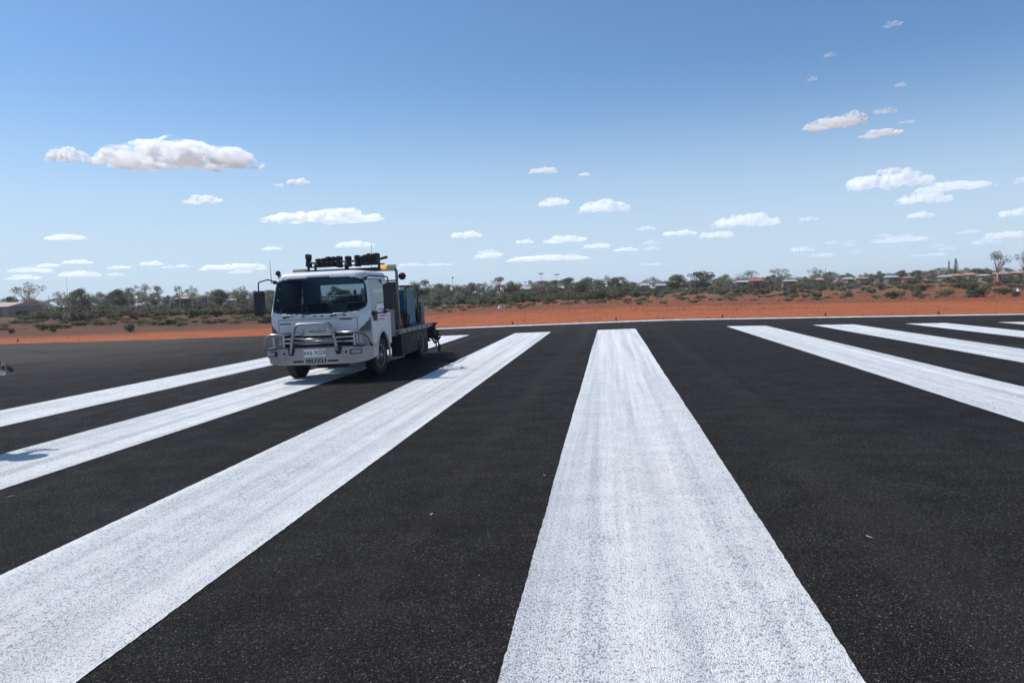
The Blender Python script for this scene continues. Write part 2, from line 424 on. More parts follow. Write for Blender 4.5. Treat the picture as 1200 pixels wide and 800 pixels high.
SX = {'far left bar, the one passing behind the front of the truck': (C0-3*G_-3*W_-.004, C0-3*G_-2*W_+.039),
      'second bar from the left, with the truck wheels standing on it': (C0-2*G_-2*W_, C0-2*G_-W_-.049),
      'wide bar just right of the truck that carries the truck shadow': (C0-G_-W_, C0-G_-.023),
      'widest bar running from the bottom of the photo straight ahead': (C0+.014, C0+W_+.027),
      'first bar to the right of the broad bare asphalt strip': (C0+W_+GC+.019, C0+2*W_+GC+.018),
      'second bar to the right of the broad bare asphalt strip': (C0+2*W_+GC+G_-.044, C0+3*W_+GC+G_-.007),
      'third bar to the right of the broad bare asphalt strip': (C0+3*W_+GC+2*G_+.019, C0+4*W_+GC+2*G_-.002),
      'short sliver of bar at the right edge of the photo': (C0+4*W_+GC+3*G_, C0+5*W_+GC+3*G_)}
for lab, (a, b) in SX.items():
    stripe(a, b, .4, 30.4, 'threshold_stripe', 'white painted runway '+lab, 'runway threshold bars')
stripe(-12.9, 62, 36.75, 37.75, 'end_line', 'long thin white line painted along the far edge of the runway', step=.25, amp=.01)
# drips and overspray specks beside the bars
bm = bmesh.new(); random.seed(11)
spots = [(-1.34, 5.45), (-1.92, 4.0), (1.55, 4.9), (-4.9, 6.9), (-5.6, 7.9), (-4.5, 8.9), (-3.5, 9.7), (1.18, 7.4), (5.6, 9.6), (-.66, 4.9), (-.6, 6.6), (-.58, 8.2), (-.62, 10.4), (-3.6, 12.2),
         (3.3, 12.), (4.55, 13.5), (5.3, 10.), (-2.3, 7.7), (-5.3, 6.1), (-2.0, 13.0), (1.2, 12.5), (-.57, 12.9), (-3.72, 9.0), (-3.74, 11.4), (-6.9, 10.3), (-8.1, 13.6)]
spots = spots[::2]
for (x, y) in spots:
    a = random.uniform(-.5, .5)+PI/2*0; L = random.uniform(.015, .06); Wd = random.uniform(.005, .011); n = 9
    vs_ = []
    for k in range(n):
        t = 2*PI*k/n; r = 1+random.uniform(-.35, .35)
        u, v = L*math.cos(t)*r*.7, Wd*math.sin(t)*r
        X, Y = x+u*math.sin(a)+v*math.cos(a), y+u*math.cos(a)-v*math.sin(a)
        vs_.append(bm.verts.new((X, Y, gz(X)+.007)))
    bm.faces.new(vs_[::-1])
tag(mesh_obj('paint_splatter', bm, mat('thin_paint', (.22, .21, .20), .8)), 'small white drips and flecks of spilt paint scattered beside the runway bars', 'paint drips', kind='stuff')
# dirt track in front of the shed at far left
bm = bmesh.new(); L = []
for k in range(24):
    p = at(-140+k*13, 175-k*.6); L.append((bm.verts.new((p.x, p.y-6, gz(p.x, p.y-6)+.03)), bm.verts.new((p.x, p.y+6, gz(p.x, p.y+6)+.03))))
for k in range(23): bm.faces.new((L[k][0], L[k+1][0], L[k+1][1], L[k][1]))
tag(mesh_obj('dirt_track', bm, worn('track_dust', (.42, .27, .20), .95, dirt=(.3, .14, .09), amt=.7, scale=.2)), 'pale pink dirt track passing in front of the shed at left', 'track', kind='structure')

HY = lambda px: 361.83-.0329*px

# ------------------------------------------------------------------ clouds, real volumes far beyond everything else
def cloud_mesh(seed, n, flat):
    rng = random.Random(seed); bm = bmesh.new()
    for i in range(n):
        u = rng.uniform(-1, 1); env = (1-abs(u)**2.2)
        r = rng.uniform(.06, .115)*(0.5+env*.9); v = rng.uniform(-.22, .22)*env
        z = rng.uniform(.0, .17)*env*flat+r*.35
        q = bmesh.ops.create_icosphere(bm, subdivisions=3, radius=r)
        for k in q['verts']: k.co = Vector((k.co.x*1.25+u*.44, k.co.y+v, max(k.co.z*.8+z, -.01+.02*mnoise.noise(k.co*8))))
    me = bpy.data.meshes.new('cloud'); bm.to_mesh(me); bm.free()
    o = bpy.data.objects.new('tmp', me); C.objects.link(o)
    rm = o.modifiers.new('r', 'REMESH'); rm.mode = 'VOXEL'; rm.voxel_size = .0125; rm.adaptivity = 0
    dg = bpy.context.evaluated_depsgraph_get(); dg.update()
    m2 = bpy.data.meshes.new_from_object(o.evaluated_get(dg)); bpy.data.objects.remove(o)
    m2.name = 'cloud'
    sd = Vector((seed*7.3, 0, 0)); nn = [v.normal.copy() for v in m2.vertices]
    for v, nr in zip(m2.vertices, nn):
        p = v.co; d = .040*mnoise.noise(p*7+sd)+.030*mnoise.noise(p*15+sd)+.014*mnoise.noise(p*38+sd)
        v.co = p+nr*(d+.012)
    for p in m2.polygons: p.use_smooth = True
    return m2
CM = [cloud_mesh(s, n, f) for s, n, f in ((1, 34, 1.0), (2, 30, 1.2), (3, 26, .8), (4, 20, .6), (5, 22, 1.0), (6, 14, .5))]
WM_ = [cloud_mesh(s, 9, .3) for s in (11, 12)]
cmats = {}
def cloud_mat(dens):
    k = round(math.log(dens)*3)
    if k not in cmats:
        m = bpy.data.materials.new('cloud_volume'); m.use_nodes = True; t_ = m.node_tree; t_.nodes.clear()
        vs_ = t_.nodes.new('ShaderNodeVolumeScatter'); vs_.inputs['Color'].default_value = (1, 1, 1, 1); vs_.inputs['Anisotropy'].default_value = .35
        class Q(NT):
            def __init__(s, m): s.t = m.node_tree; s.b = None
        N = Q(m); co = N.coord()
        nz = N.noise(co, 11, 6, .66, .4); nz2 = N.noise(co, 5, 2, .5)
        dn = N.rng(N.math('ADD', N.math('MULTIPLY', nz, .7), N.math('MULTIPLY', nz2, .3)), .455, .64, 0.0, 2.4)
        N.l(N.math('MULTIPLY', dn, math.exp(k/3)), vs_.inputs['Density'])
        m.cycles.volume_step_rate = .12
        oo = t_.nodes.new('ShaderNodeOutputMaterial'); t_.links.new(vs_.outputs[0], oo.inputs['Volume']); cmats[k] = m
    return cmats[k]
cn = 0
def cloud(px, py, wpx, hpx, label, group=None, tau=6, kind='c'):
    tau = {11: 5.2, 10: 5.2, 8: 4}.get(tau, (tau*.66 if tau >= 6 else tau*.30))
    """px, py: middle of the cloud in the photograph; placed at cloud height above the plain"""
    global cn
    e = max(.022, (HY(px)-(py+hpx*.4))/FOC); d = min(1300/e, 42000)
    v = fw+rt*((px-600)/FOC)+up*((400-(py+hpx*.5))/FOC); p = v*(d/v.length)
    ww = wpx/FOC*d; hh = hpx/FOC*d
    src = (CM if kind == 'c' else WM_); me = src[cn % len(src)].copy(); cn += 1
    xs_ = [q.co.x for q in me.vertices]; zs_ = [q.co.z for q in me.vertices]; bw = max(xs_)-min(xs_); bh = max(zs_)-min(zs_); zb = min(zs_)
    me.materials.clear(); me.materials.append(cloud_mat(tau/hh))
    o = bpy.data.objects.new('cloud', me); C.objects.link(o)
    o.location = p-Vector((0, 0, zb*hh/bh)); o.scale = (ww/bw*(1 if cn % 2 else -1), ww/bw, hh/bh)
    o.rotation_euler = (0, 0, math.atan2(-v.x, v.y))
    tag(o, label, 'cloud', group); return o
cloud(209, 181, 172, 36, 'largest cloud of all, long and puffy with greyish base, high at left', tau=11)
cloud(80, 182, 42, 16, 'small puffy cloud hugging the left end of the largest cloud')
cloud(238, 234, 42, 12, 'small bright cloud below the right half of the largest cloud')
cloud(350, 213, 26, 8, 'little oval cloud high above the truck, right of a smaller speck')
cloud(327, 217, 12, 5, 'tiny speck of cloud beside the little oval cloud above the truck', tau=5)
cloud(380, 253, 140, 16, 'long flat cloud stretching just above the truck cab')
cloud(77, 278, 40, 7, 'thin flat cloud low at far left')
cloud(416, 286, 46, 8, 'small cloud immediately above the black rack on the truck')
cloud(318, 291, 24, 4, 'thin short cloud left of the black rack on the truck', tau=6)
cloud(547, 275, 38, 9, 'small cloud above and right of the truck, leftmost of the middle group')
cloud(637, 200, 34, 8, 'small cloud highest in the middle of the sky')
cloud(685, 204, 15, 4, 'tiny cloud right of the highest one in the middle', tau=6)
cloud(650, 236, 40, 12, 'smaller left one of the two bright clouds in the middle')
cloud(708, 241, 62, 16, 'larger right one of the two bright clouds in the middle')
cloud(662, 280, 54, 10, 'flat cloud below the two bright clouds, above a row of thin ones')
cloud(615, 283, 22, 5, 'short thin cloud just left of the flat cloud in the middle')
cloud(700, 288, 34, 7, 'short cloud right of the flat cloud in the middle, left of a similar one')
cloud(733, 292, 30, 5, 'short thin cloud rightmost below the two bright clouds')
cloud(574, 298, 36, 7, 'low cloud at the left end of a thin row above the middle trees')
cloud(641, 302, 100, 7, 'long thin low cloud streak above the middle trees', tau=6)
cloud(757, 267, 24, 6, 'small faint cloud right of the two bright clouds', tau=5)
cloud(797, 273, 40, 7, 'ragged small cloud left of the pinkish ones right of centre', tau=6)
cloud(840, 275, 40, 9, 'small cloud touching the right end of the ragged one')
cloud(874, 258, 78, 17, 'broad pinkish cloud right of centre above the red brown house')
cloud(975, 144, 62, 14, 'high cloud at upper right, the long left part of a pair', tau=8)
cloud(1000, 138, 30, 15, 'high cloud at upper right, the round right part of a pair', tau=8)
cloud(1032, 156, 44, 9, 'flat cloud just below the high pair at upper right')
cloud(1037, 130, 24, 7, 'faint wisp just above the high pair at upper right', tau=3)
cloud(1063, 143, 18, 4, 'tiny faint wisp right of the high pair at upper right', tau=2.5)
cloud(1055, 99, 12, 5, 'small faint puff higher than the high pair at upper right', tau=3)
cloud(952, 92, 12, 6, 'faint puff at upper right, left of the small high puff', tau=2.5)
cloud(972, 64, 14, 5, 'faint wisp near the top right, highest but one', tau=2)
cloud(1046, 28, 20, 7, 'faint wisp highest of all near the top right', tau=2)
cloud(1042, 212, 86, 20, 'large bright cloud at right with a small cap on top', tau=10)
cloud(1042, 201, 26, 8, 'small cap cloud resting on top of the large bright cloud at right')
cloud(1083, 232, 56, 15, 'puffy cloud just below right of the large bright cloud at right')
cloud(1117, 218, 74, 11, 'long thin tail cloud stretching right of the large bright cloud at right')
cloud(1079, 252, 28, 7, 'small cloud underneath the puffy cloud at right')
cloud(1196, 212, 14, 8, 'little cloud cut by the right edge, the upper one')
cloud(1190, 250, 30, 9, 'little cloud cut by the right edge, the lower one')
cloud(1178, 276, 38, 9, 'low cloud near the right edge above the tall lone gum tree')
cloud(1155, 283, 30, 8, 'faint pinkish cloud left of the low one near the right edge', tau=4)
cloud(1055, 280, 60, 8, 'flat pale cloud low at right', tau=5)
cloud(998, 285, 18, 8, 'pale little cloud low at right, upper of two', tau=4)
cloud(1003, 295, 14, 5, 'pale little cloud low at right, lower of two', tau=4)
cloud(940, 292, 26, 7, 'pale low cloud right of the pinkish cloud', tau=5)
cloud(964, 299, 26, 6, 'pale lowest cloud above the windswept gum tree', tau=5)
cloud(91, 307, 30, 5, 'small thin low cloud at left, right of a similar one', tau=6)
cloud(57, 311, 24, 4, 'small thin low cloud at left, left of a similar one', tau=6)
cloud(93, 321, 42, 7, 'pale low cloud just above the slim tree tops at left', tau=5)
cloud(27, 325, 34, 6, 'pale low cloud above the open crowned gum tree', tau=5)
cloud(178, 309, 24, 6, 'little low cloud above the tallest sparse gum tree', tau=6)
cloud(275, 313, 72, 8, 'long low cloud left of the truck cab above the broad rounded tree', tau=7)
cloud(214, 311, 14, 4, 'tiny low cloud left of the long low one', tau=5)
cloud(140, 313, 26, 4, 'thin low streak over the trees behind the lone bush', tau=5)
rc = random.Random(12)
for i in range(18):
    px = rc.uniform(0, 1200); py = HY(px)-rc.uniform(26, 50)
    cloud(px, py, rc.uniform(14, 44), rc.uniform(3, 6), 'one of the faint thin cloud streaks just above the horizon trees', 'faint streaks above the horizon', tau=rc.uniform(2, 4))
for i in range(9):
    px = rc.uniform(760, 1190); py = HY(px)-rc.uniform(45, 75)
    cloud(px, py, rc.uniform(12, 26), rc.uniform(4, 6), 'one of the faint low puffs between the pinkish cloud and right edge', 'faint puffs low at right', tau=rc.uniform(2, 4))

# ------------------------------------------------------------------ edge lights and markers
def edge_light(px, label):
    p = at(px, 39.9); bm = bmesh.new()
    lathe(bm, [(.0, 0), (.07, 0), (.07, .015), (.028, .025), (.024, .07), (.042, .08), (.045, .10), (.034, .135), (.015, .15), (0, .152)], 12, 'Z')
    o = mesh_obj('edge_light', bm, worn('lamp_rust', (.07, .03, .02), .6)); o.location = (p.x, p.y, gz(p.x)-.03)
    tag(o, label, 'runway light', 'small lamps along the far edge of the runway')
edge_light(18, 'small dark runway lamp on red earth near the left edge of the photo')
edge_light(599.5, 'small dark runway lamp straight beyond the bar that carries the truck shadow')
edge_light(721, 'small dark runway lamp straight beyond the widest white bar')
edge_light(846, 'small dark runway lamp just left of the first bar right of the bare strip')
edge_light(967, 'small dark runway lamp beyond the second bar right of the bare strip')
edge_light(1100, 'small dark runway lamp farthest right, beyond the third bar')
def gable(px, d, label, rz):
    p = at(px, d); bm = bmesh.new(); s = .23
    A = [bm.verts.new(v) for v in ((-s, -s*.9, 0), (s, -s*.9, 0), (s, s*.9, 0), (-s, s*.9, 0), (-s*.55, 0, .42), (s*.55, 0, .42))]
    for f in ((0, 1, 5, 4), (2, 3, 4, 5), (1, 2, 5), (3, 0, 4), (3, 2, 1, 0)): bm.faces.new([A[i] for i in f])
    bmesh.ops.bevel(bm, geom=bm.edges[:], offset=.012, segments=1, affect='EDGES')
    o = mesh_obj('marker', bm, M['signal_white']); o.location = (p.x, p.y, gz(p.x, p.y)-.04); o.rotation_euler = (0, 0, rz)
    tag(o, label, 'marker', 'white gable markers on the red verge')
gable(585.5, 84, 'small white gable marker on red earth just right of the truck', .5)
gable(803.5, 97, 'small white gable marker on red earth in the middle of the verge', -.3)
gable(1193, 100, 'small white gable marker beside low bushes at the right edge', .9)

# ------------------------------------------------------------------ vegetation
def leaves(bm, cen, rad, n, size, rng, mi=0, hollow=.35, flat=1.0):
    """n leaf sprays in an ellipsoid clump"""
    for _ in range(n):
        while True:
            p = Vector((rng.uniform(-1, 1), rng.uniform(-1, 1), rng.uniform(-1, 1)))
            if hollow < p.length < 1: break
        c = Vector(cen)+Vector((p.x*rad[0], p.y*rad[1], p.z*rad[2]))
        d = Vector((rng.gauss(0, 1), rng.gauss(0, 1), rng.gauss(0, flat))).normalized()
        e = d.cross(Vector((rng.gauss(0, 1), rng.gauss(0, 1), rng.gauss(0, 1)))).normalized()
        s = size*rng.uniform(.55, 1.3); q = d.cross(e)
        vs_ = [bm.verts.new(c+d*s*a+e*s*b+q*s*g) for a, b, g in ((-1, 0, 0), (-.1, .42, .12), (1, .05, 0), (.05, -.40, -.1))]
        f = bm.faces.new(vs_); f.material_index = mi
def tree_proto(name, seed, h, spread, kind):
    """kind: gum (open, tall), round (dense), bushy (multi-stem low), spiky (tall narrow), palm"""
    rng = random.Random(seed)
    root = bpy.data.objects.new(name, None); C.objects.link(root)
    tb = bmesh.new(); cb = bmesh.new(); clumps = []
    if kind == 'gum':
        leaf, bark = 'leaf_olive', 'barkpale'
        n = 11
        for i in range(n):
            a = 2*PI*i/n*2.4+rng.uniform(-.4, .4); r = spread*.5*rng.uniform(.25, .95); z = h*rng.uniform(.58, .93)
            clumps.append((Vector((r*math.cos(a), r*math.sin(a), z)), spread*rng.uniform(.13, .23)))
        clumps.append((Vector((0, 0, h*.92)), spread*.18)); fork = h*.38; dens, ls = 85, .17
    elif kind == 'round':
        leaf, bark = 'leaf_dark', 'bark'
        for i in range(22):
            a = rng.uniform(0, 2*PI); el = rng.uniform(-1.0, 1.3); r = spread*.36*math.cos(el)*rng.uniform(.7, 1.05)
            clumps.append((Vector((r*math.cos(a), r*math.sin(a), h*.55+math.sin(el)*h*.33*rng.uniform(.8, 1.1))), spread*rng.uniform(.15, .24)))
        clumps.append((Vector((0, 0, h*.55)), spread*.3)); fork = h*.25; dens, ls = 150, .19
    elif kind == 'bushy':
        leaf, bark = 'leaf_grey', 'bark'
        for i in range(21):
            a = rng.uniform(0, 2*PI); r = spread*.42*math.sqrt(rng.random()); z = h*rng.uniform(.12, .88)*(1-.35*(r/spread/.42)**2)
            clumps.append((Vector((r*math.cos(a), r*math.sin(a), z)), spread*rng.uniform(.13, .22)))
        fork = h*.12; dens, ls = 105, .19
    elif kind == 'spiky':
        leaf, bark = 'leaf_dark', 'bark'
        for i in range(14):
            t = i/13; clumps.append((Vector((rng.uniform(-.1, .1), rng.uniform(-.1, .1), h*(.3+.68*t))), spread*.5*(1-t*.85)*rng.uniform(.7, 1.1)))
        fork = h*.9; dens, ls = 60, .15
    for c, r in clumps:
        leaves(cb, c, (r, r, r*rng.uniform(.6, .85)), int(dens*rng.uniform(.7, 1.2)), ls, rng, hollow=.15)
    lean = Vector((rng.uniform(-.12, .12)*h*.3, rng.uniform(-.1, .1)*h*.3, 0))
    rad = .028*h
    tube(tb, [Vector((0, 0, -.15)), lean*.4+Vector((0, 0, fork*.5)), lean+Vector((0, 0, fork))], [rad*1.3, rad, rad*.8], 7)
    for c, r in clumps[:12]:
        m_ = lean+Vector((0, 0, fork)); mid = m_.lerp(c, .5)+Vector((rng.uniform(-.2, .2), rng.uniform(-.2, .2), -.1*h*rng.random()))
        if kind != 'spiky': tube(tb, [m_-Vector((0, 0, .1)), mid, c], [rad*.6, rad*.35, rad*.12], 5)
    mesh_obj('trunk', tb, M[bark], root); cr = mesh_obj('crown', cb, M[leaf], root)
    root['h'] = h
    return root
def shrub_proto(name, seed, w_, h, leaf, n=10, dens=75, ls=.10, stems=True):
    rng = random.Random(seed); cb = bmesh.new()
    root = bpy.data.objects.new(name, None); C.objects.link(root)
    tb = bmesh.new()
    for i in range(n):
        a = rng.uniform(0, 2*PI); r = w_*.36*math.sqrt(rng.random()); z = h*rng.uniform(.25, .78)*(1-.4*(r/w_/.36)**2)
        c = Vector((r*math.cos(a), r*math.sin(a), z)); q = w_*rng.uniform(.13, .22)
        leaves(cb, c, (q, q, min(q*.8, h*.3)), int(dens*rng.uniform(.7, 1.3)), ls, rng, hollow=.1)
        tube(tb, [(0, 0, -.08), Vector((0, 0, 0)).lerp(c, .5)+Vector((0, 0, -.05*h)), c], [.03*h+.008, .02*h, .006], 4)
    mesh_obj('foliage', cb, M[leaf], root); mesh_obj('stems', tb, M['bark'], root)
    return root
TP = {'gum': [tree_proto('gum_tree', s, 8, 6.2, 'gum') for s in (1, 2, 3)],
      'round': [tree_proto('round_tree', s, 6, 5.5, 'round') for s in (5, 6, 7)],
      'bushy': [tree_proto('bushy_tree', s, 5, 5.6, 'bushy') for s in (9, 10, 11)],
      'spiky': [tree_proto('conifer_tree', s, 9, 3.0, 'spiky') for s in (13,)]}
br = tree_proto('bare_tree', 21, 6, 5, 'gum'); br.children[1].data = br.children[1].data
for ch in br.children:
    if ch.name.startswith('crown'): ch.data.materials[0] = M['leaf_brown']
TP['brown'] = [br]
SP = {'scrub': [shrub_proto('scrub_bush', s, 2.6, 1.5, 'leaf_scrub', 12, 80, .13) for s in (31, 32, 33)],
      'green': [shrub_proto('green_shrub', s, 2.6, 1.5, 'leaf_dark', 12, 85, .13) for s in (35, 36)],
      'salt': [shrub_proto('saltbush', s, 1.6, .7, 'leaf_blue', 11, 75, .075) for s in (41, 42, 43)],
      'dry': [shrub_proto('dry_shrub', s, 1.6, .6, 'straw', 9, 60, .08) for s in (45, 46)]}
PROTO = [o for L in list(TP.values())+list(SP.values()) for o in L]
used = set()
def place(proto, p, s, rz, label, cat, group=None, sz=None):
    if proto.name in used: o = copy_tree(proto)
    else: o = proto; used.add(proto.name)
    o.location = p; o.scale = (s, s, sz or s); o.rotation_euler = (0, 0, rz)
    for k in ('label', 'category', 'group', 'h'):
        if k in o: del o[k]
    tag(o, label, cat, group); return o
RT = random.Random(77)
HY = lambda px: 361.83-.0329*px
def tree_at(kind, px, top, d, wpx, label, group=None, var=None):
    """top: photo row of the crown top; wpx: crown width in photo pixels"""
    pr = TP[kind][RT.randrange(len(TP[kind])) if var is None else var]
    base = {'gum': (8*1.03, 6.6), 'round': (6*1.0, 5.6), 'bushy': (5*.93, 6.0), 'spiky': (9*1.02, 3), 'brown': (6*1.03, 5.4)}[kind]
    p = at(px, d); hh = (HY(px)-top)/FOC*d*1.0+H-p.z
    sz = hh/base[0]; sx = wpx/FOC*d/base[1]
    o = place(pr, p, sx, RT.uniform(0, 6.28), label, 'tree', group, sz); return o
NT_ = [ # notable trees
 ('gum', 35, 327, 170, 36, 'tall open crowned gum tree with pale trunk right of the shed, at far left'),
 ('round', 92, 335, 165, 30, 'dense dark round crowned tree beside the thin mast at left'),
 ('gum', 68, 339, 210, 18, 'slim gum tree just left of the dense dark round tree'),
 ('gum', 118, 340, 200, 20, 'small gum tree just right of the dense dark round tree'),
 ('round', 137, 336, 180, 26, 'dark mid height tree standing behind the lone round bush at left'),
 ('brown', 152, 335, 175, 18, 'thin leafed brownish tree between two dark trees at left'),
 ('gum', 171, 330, 175, 26, 'tallest sparse gum tree halfway between the left edge and the truck'),
 ('brown', 185, 333, 180, 16, 'half bare brownish tree left of the long low brown building'),
 ('gum', 211, 332, 190, 15, 'narrow gum tree rising behind the long low brown building, left of its pair'),
 ('gum', 225, 333, 195, 18, 'wider gum tree rising behind the long low brown building, right of its pair'),
 ('round', 258, 338, 185, 30, 'broad rounded tree between the long brown building and the truck mirror'),
 ('bushy', 283, 334, 180, 30, 'tall bushy tree just left of the truck mirror'),
 ('round', 493, 326, 190, 30, 'round olive tree rising right behind the truck tray'),
 ('bushy', 521, 331, 200, 24, 'bushy tree a little right of the truck tray'),
 ('bushy', 548, 327.5, 195, 34, 'broad bushy tree above the first white marker'),
 ('brown', 586, 324, 200, 22, 'tall brownish thin leafed tree directly above the first white marker'),
 ('round', 603, 328, 200, 24, 'green tree just left of the long white roof in the middle'),
 ('brown', 634, 328.5, 190, 22, 'reddish brown tree standing between two white roofs'),
 ('round', 664, 324.5, 260, 30, 'broad green tree right of the two lamp poles'),
 ('round', 689, 325, 260, 24, 'green tree in the middle of the three right of the lamp poles'),
 ('bushy', 706, 323, 250, 26, 'pale green tree rightmost of the three right of the lamp poles'),
 ('bushy', 732, 327, 250, 14, 'small pointed tree above the widest white bar'),
 ('gum', 766, 324, 270, 16, 'pointed olive tree in the low stretch of the tree line'),
 ('round', 795, 322, 270, 30, 'rounded dark tree to the left of the domed tree'),
 ('round', 822, 317.5, 280, 34, 'large dome shaped green tree above the middle white marker'),
 ('bushy', 850, 321.5, 290, 30, 'bushy tree just right of the large domed tree'),
 ('gum', 877, 317, 300, 26, 'dark gum tree rising behind the red brown house'),
 ('gum', 917, 314.5, 300, 28, 'umbrella topped gum tree right of the red brown house'),
 ('gum', 955, 313.5, 320, 16, 'small windswept gum tree beside the tall thin pole at right'),
 ('spiky', 1112, 306, 330, 7, 'narrow pointed conifer, the smaller of the pair at right'),
 ('spiky', 1120, 304, 330, 12, 'narrow pointed conifer, the larger of the pair at right'),
 ('gum', 1170, 295.5, 170, 23, 'tall lone gum tree with a bare pale trunk near the right edge', ),
 ('gum', 1201, 295, 172, 20, 'tall gum tree cut off by the right edge of the photo')]
for t in NT_: tree_at(*t)
def belt(x0, x1, n, dmin, dmax, tmin, tmax, wmin, wmax, kinds, label, group):
    for i in range(n):
        px = x0+(x1-x0)*(i+RT.uniform(.1, .9))/n
        d = RT.uniform(dmin, dmax); top = HY(px)-RT.uniform(tmin, tmax)
        tree_at(RT.choice(kinds), px, top, d, RT.uniform(wmin, wmax), label, group)
belt(-30, 320, 34, 190, 300, 9, 19, 18, 30, ['round', 'bushy', 'bushy', 'gum'], 'one of the low crowded olive trees filling the tree line left of the truck', 'crowded low trees left of the truck')
belt(325, 470, 8, 190, 260, 9, 17, 20, 30, ['round', 'bushy'], 'one of the low trees seen through and behind the truck cab', 'low trees behind the truck')
belt(470, 730, 30, 200, 320, 6, 14, 16, 28, ['round', 'bushy', 'bushy', 'brown'], 'one of the low crowded trees in the tree line just right of the truck', 'crowded low trees right of the truck')
belt(725, 960, 36, 280, 420, 5, 10.5, 12, 24, ['round', 'bushy', 'bushy', 'gum'], 'one of the low crowded trees in the tree line around the red brown house', 'crowded low trees around the red brown house')
belt(955, 1230, 46, 300, 450, 6, 12, 11, 22, ['round', 'bushy', 'bushy', 'gum', 'round'], 'one of the low crowded trees in the far tree line at right', 'crowded low trees at right')

def shrub(kind, px, d, wpx, hpx, label, group=None):
    pr = RT.choice(SP[kind]); bw, bh = {'scrub': (2.9, 1.6), 'green': (2.9, 1.6), 'salt': (1.75, .75), 'dry': (1.75, .65)}[kind]
    p = at(px, d); return place(pr, p, wpx/FOC*d/bw, RT.uniform(0, 6.28), label, 'shrub', group, hpx/FOC*d/bh)
shrub('salt', 151, 49.6, 20, 13, 'lone round grey green bush on the orange strip at left')
shrub('green', 49, 58, 17, 11, 'dark bush left of the lone round bush, the bigger of a touching pair')
shrub('green', 60, 53, 10, 8, 'dark bush left of the lone round bush, the smaller of a touching pair')
shrub('scrub', 12, 53, 11, 8, 'low dull bush at the far left edge of the dark ground')
shrub('scrub', 292, 72, 11, 8, 'dark bush just beneath the truck mirror')
shrub('salt', 208, 58, 12, 5, 'flat dull bush on the orange strip halfway between the lone bush and the truck')
for px, d, w_, h_, lab in [(957, 93, 17, 9, 'round green bush on red earth below the tall thin pole'), (993, 95, 16, 9, 'grey green bush just right of the bush below the pole'),
        (1046, 80, 26, 11, 'wide green saltbush right of the middle, nearest to the runway'), (1076, 84, 16, 9, 'dark green bush right of the wide green saltbush'),
        (1108, 86, 24, 9, 'low spreading bush left of the biggest saltbush'), (1145, 77, 26, 14, 'biggest green saltbush on the verge at right'),
        (1177, 84, 22, 10, 'green bush just left of the right hand white marker'), (1188, 74, 14, 8, 'small bush under the right hand white marker'),
        (1032, 150, 13, 11, 'dark round bush on the far red slope, left of a similar one'), (1061, 140, 12, 10, 'dark round bush on the far red slope, right of a similar one'),
        (1128, 140, 32, 9, 'wide flat thicket on the far red slope at right'), (858, 110, 14, 7, 'low green bush right of the middle white marker'),
        (922, 110, 14, 8, 'dull green bush halfway between the middle marker and the right hand bushes')]:
    shrub(RT.choice(['salt', 'green', 'salt']), px, d, w_, h_, lab)
def scat(kinds, x0, x1, n, dmin, dmax, wm, hm, label, group):
    for i in range(n):
        px = x0+(x1-x0)*(i+RT.uniform(0, 1))/n; d = 1/RT.uniform(1/dmax, 1/dmin)
        s = RT.uniform(.65, 1.25)
        shrub(RT.choice(kinds), px, d, wm*s*FOC/d, hm*s*RT.uniform(.8, 1.2)*FOC/d, label, group)
scat(['scrub', 'green', 'scrub'], 30, 330, 62, 88, 135, 3.4, 1.5, 'one of the dark shrubs in the dense thicket along the left side', 'dark thicket at left')
scat(['scrub', 'green'], 320, 480, 14, 100, 150, 3.4, 1.6, 'one of the dark shrubs in the thicket hidden mostly by the truck', 'thicket behind the truck')
scat(['scrub', 'green', 'scrub', 'salt'], 478, 730, 62, 112, 190, 3.4, 1.7, 'one of the dull shrubs in the dense thicket between truck and widest bar', 'thicket right of the truck')
scat(['salt', 'dry', 'scrub'], 505, 760, 26, 88, 108, 1.7, .45, 'one of the low tufty bushes at the foot of the middle thicket', 'low bushes before the middle thicket')
scat(['scrub', 'salt', 'green'], 725, 950, 40, 130, 260, 3.0, 1.2, 'one of the scattered dull shrubs before the tree line around the red brown house', 'scattered shrubs before the red brown house')
scat(['salt', 'dry', 'salt'], 770, 960, 14, 95, 130, 1.8, .5, 'one of the small bushes dotting the red verge between middle marker and pole', 'small bushes in the middle of the verge')
scat(['scrub', 'salt', 'green', 'salt'], 945, 1215, 46, 110, 280, 2.8, 1.1, 'one of the scattered shrubs on the far red slope at right', 'scattered shrubs on the right slope')
scat(['scrub', 'green', 'scrub'], -20, 330, 34, 150, 240, 5.0, 2.6, 'one of the taller dull bushes standing under the trees along the left side', 'tall bushes under the left trees')
scat(['scrub', 'green', 'salt'], 478, 740, 34, 180, 280, 5.0, 2.6, 'one of the taller dull bushes under the trees between truck and widest bar', 'tall bushes under the middle trees')
scat(['scrub', 'green', 'salt'], 735, 1215, 62, 250, 330, 5.0, 2.2, 'one of the dull bushes at the foot of the far tree line at right', 'bushes at the foot of the right tree line')
scat(['dry', 'salt', 'salt'], 510, 1210, 60, 74, 125, 1.3, .30, 'one of the tiny tufts sprinkled over the red verge right of the truck', 'tiny tufts on the red verge')
scat(['scrub', 'dry', 'green'], -20, 330, 44, 60, 95, 2.2, .55, 'one of the low dark tufts covering the dull ground left of the truck', 'low dark tufts at left')
scat(['dry', 'salt'], 60, 310, 16, 60, 85, 1.5, .4, 'one of the low dry bushes on the dark ground before the left thicket', 'low dry bushes at left')
for o in PROTO:
    if o.name not in used and o.location.length == 0:
        for ch in list(o.children): bpy.data.objects.remove(ch)
        bpy.data.objects.remove(o)
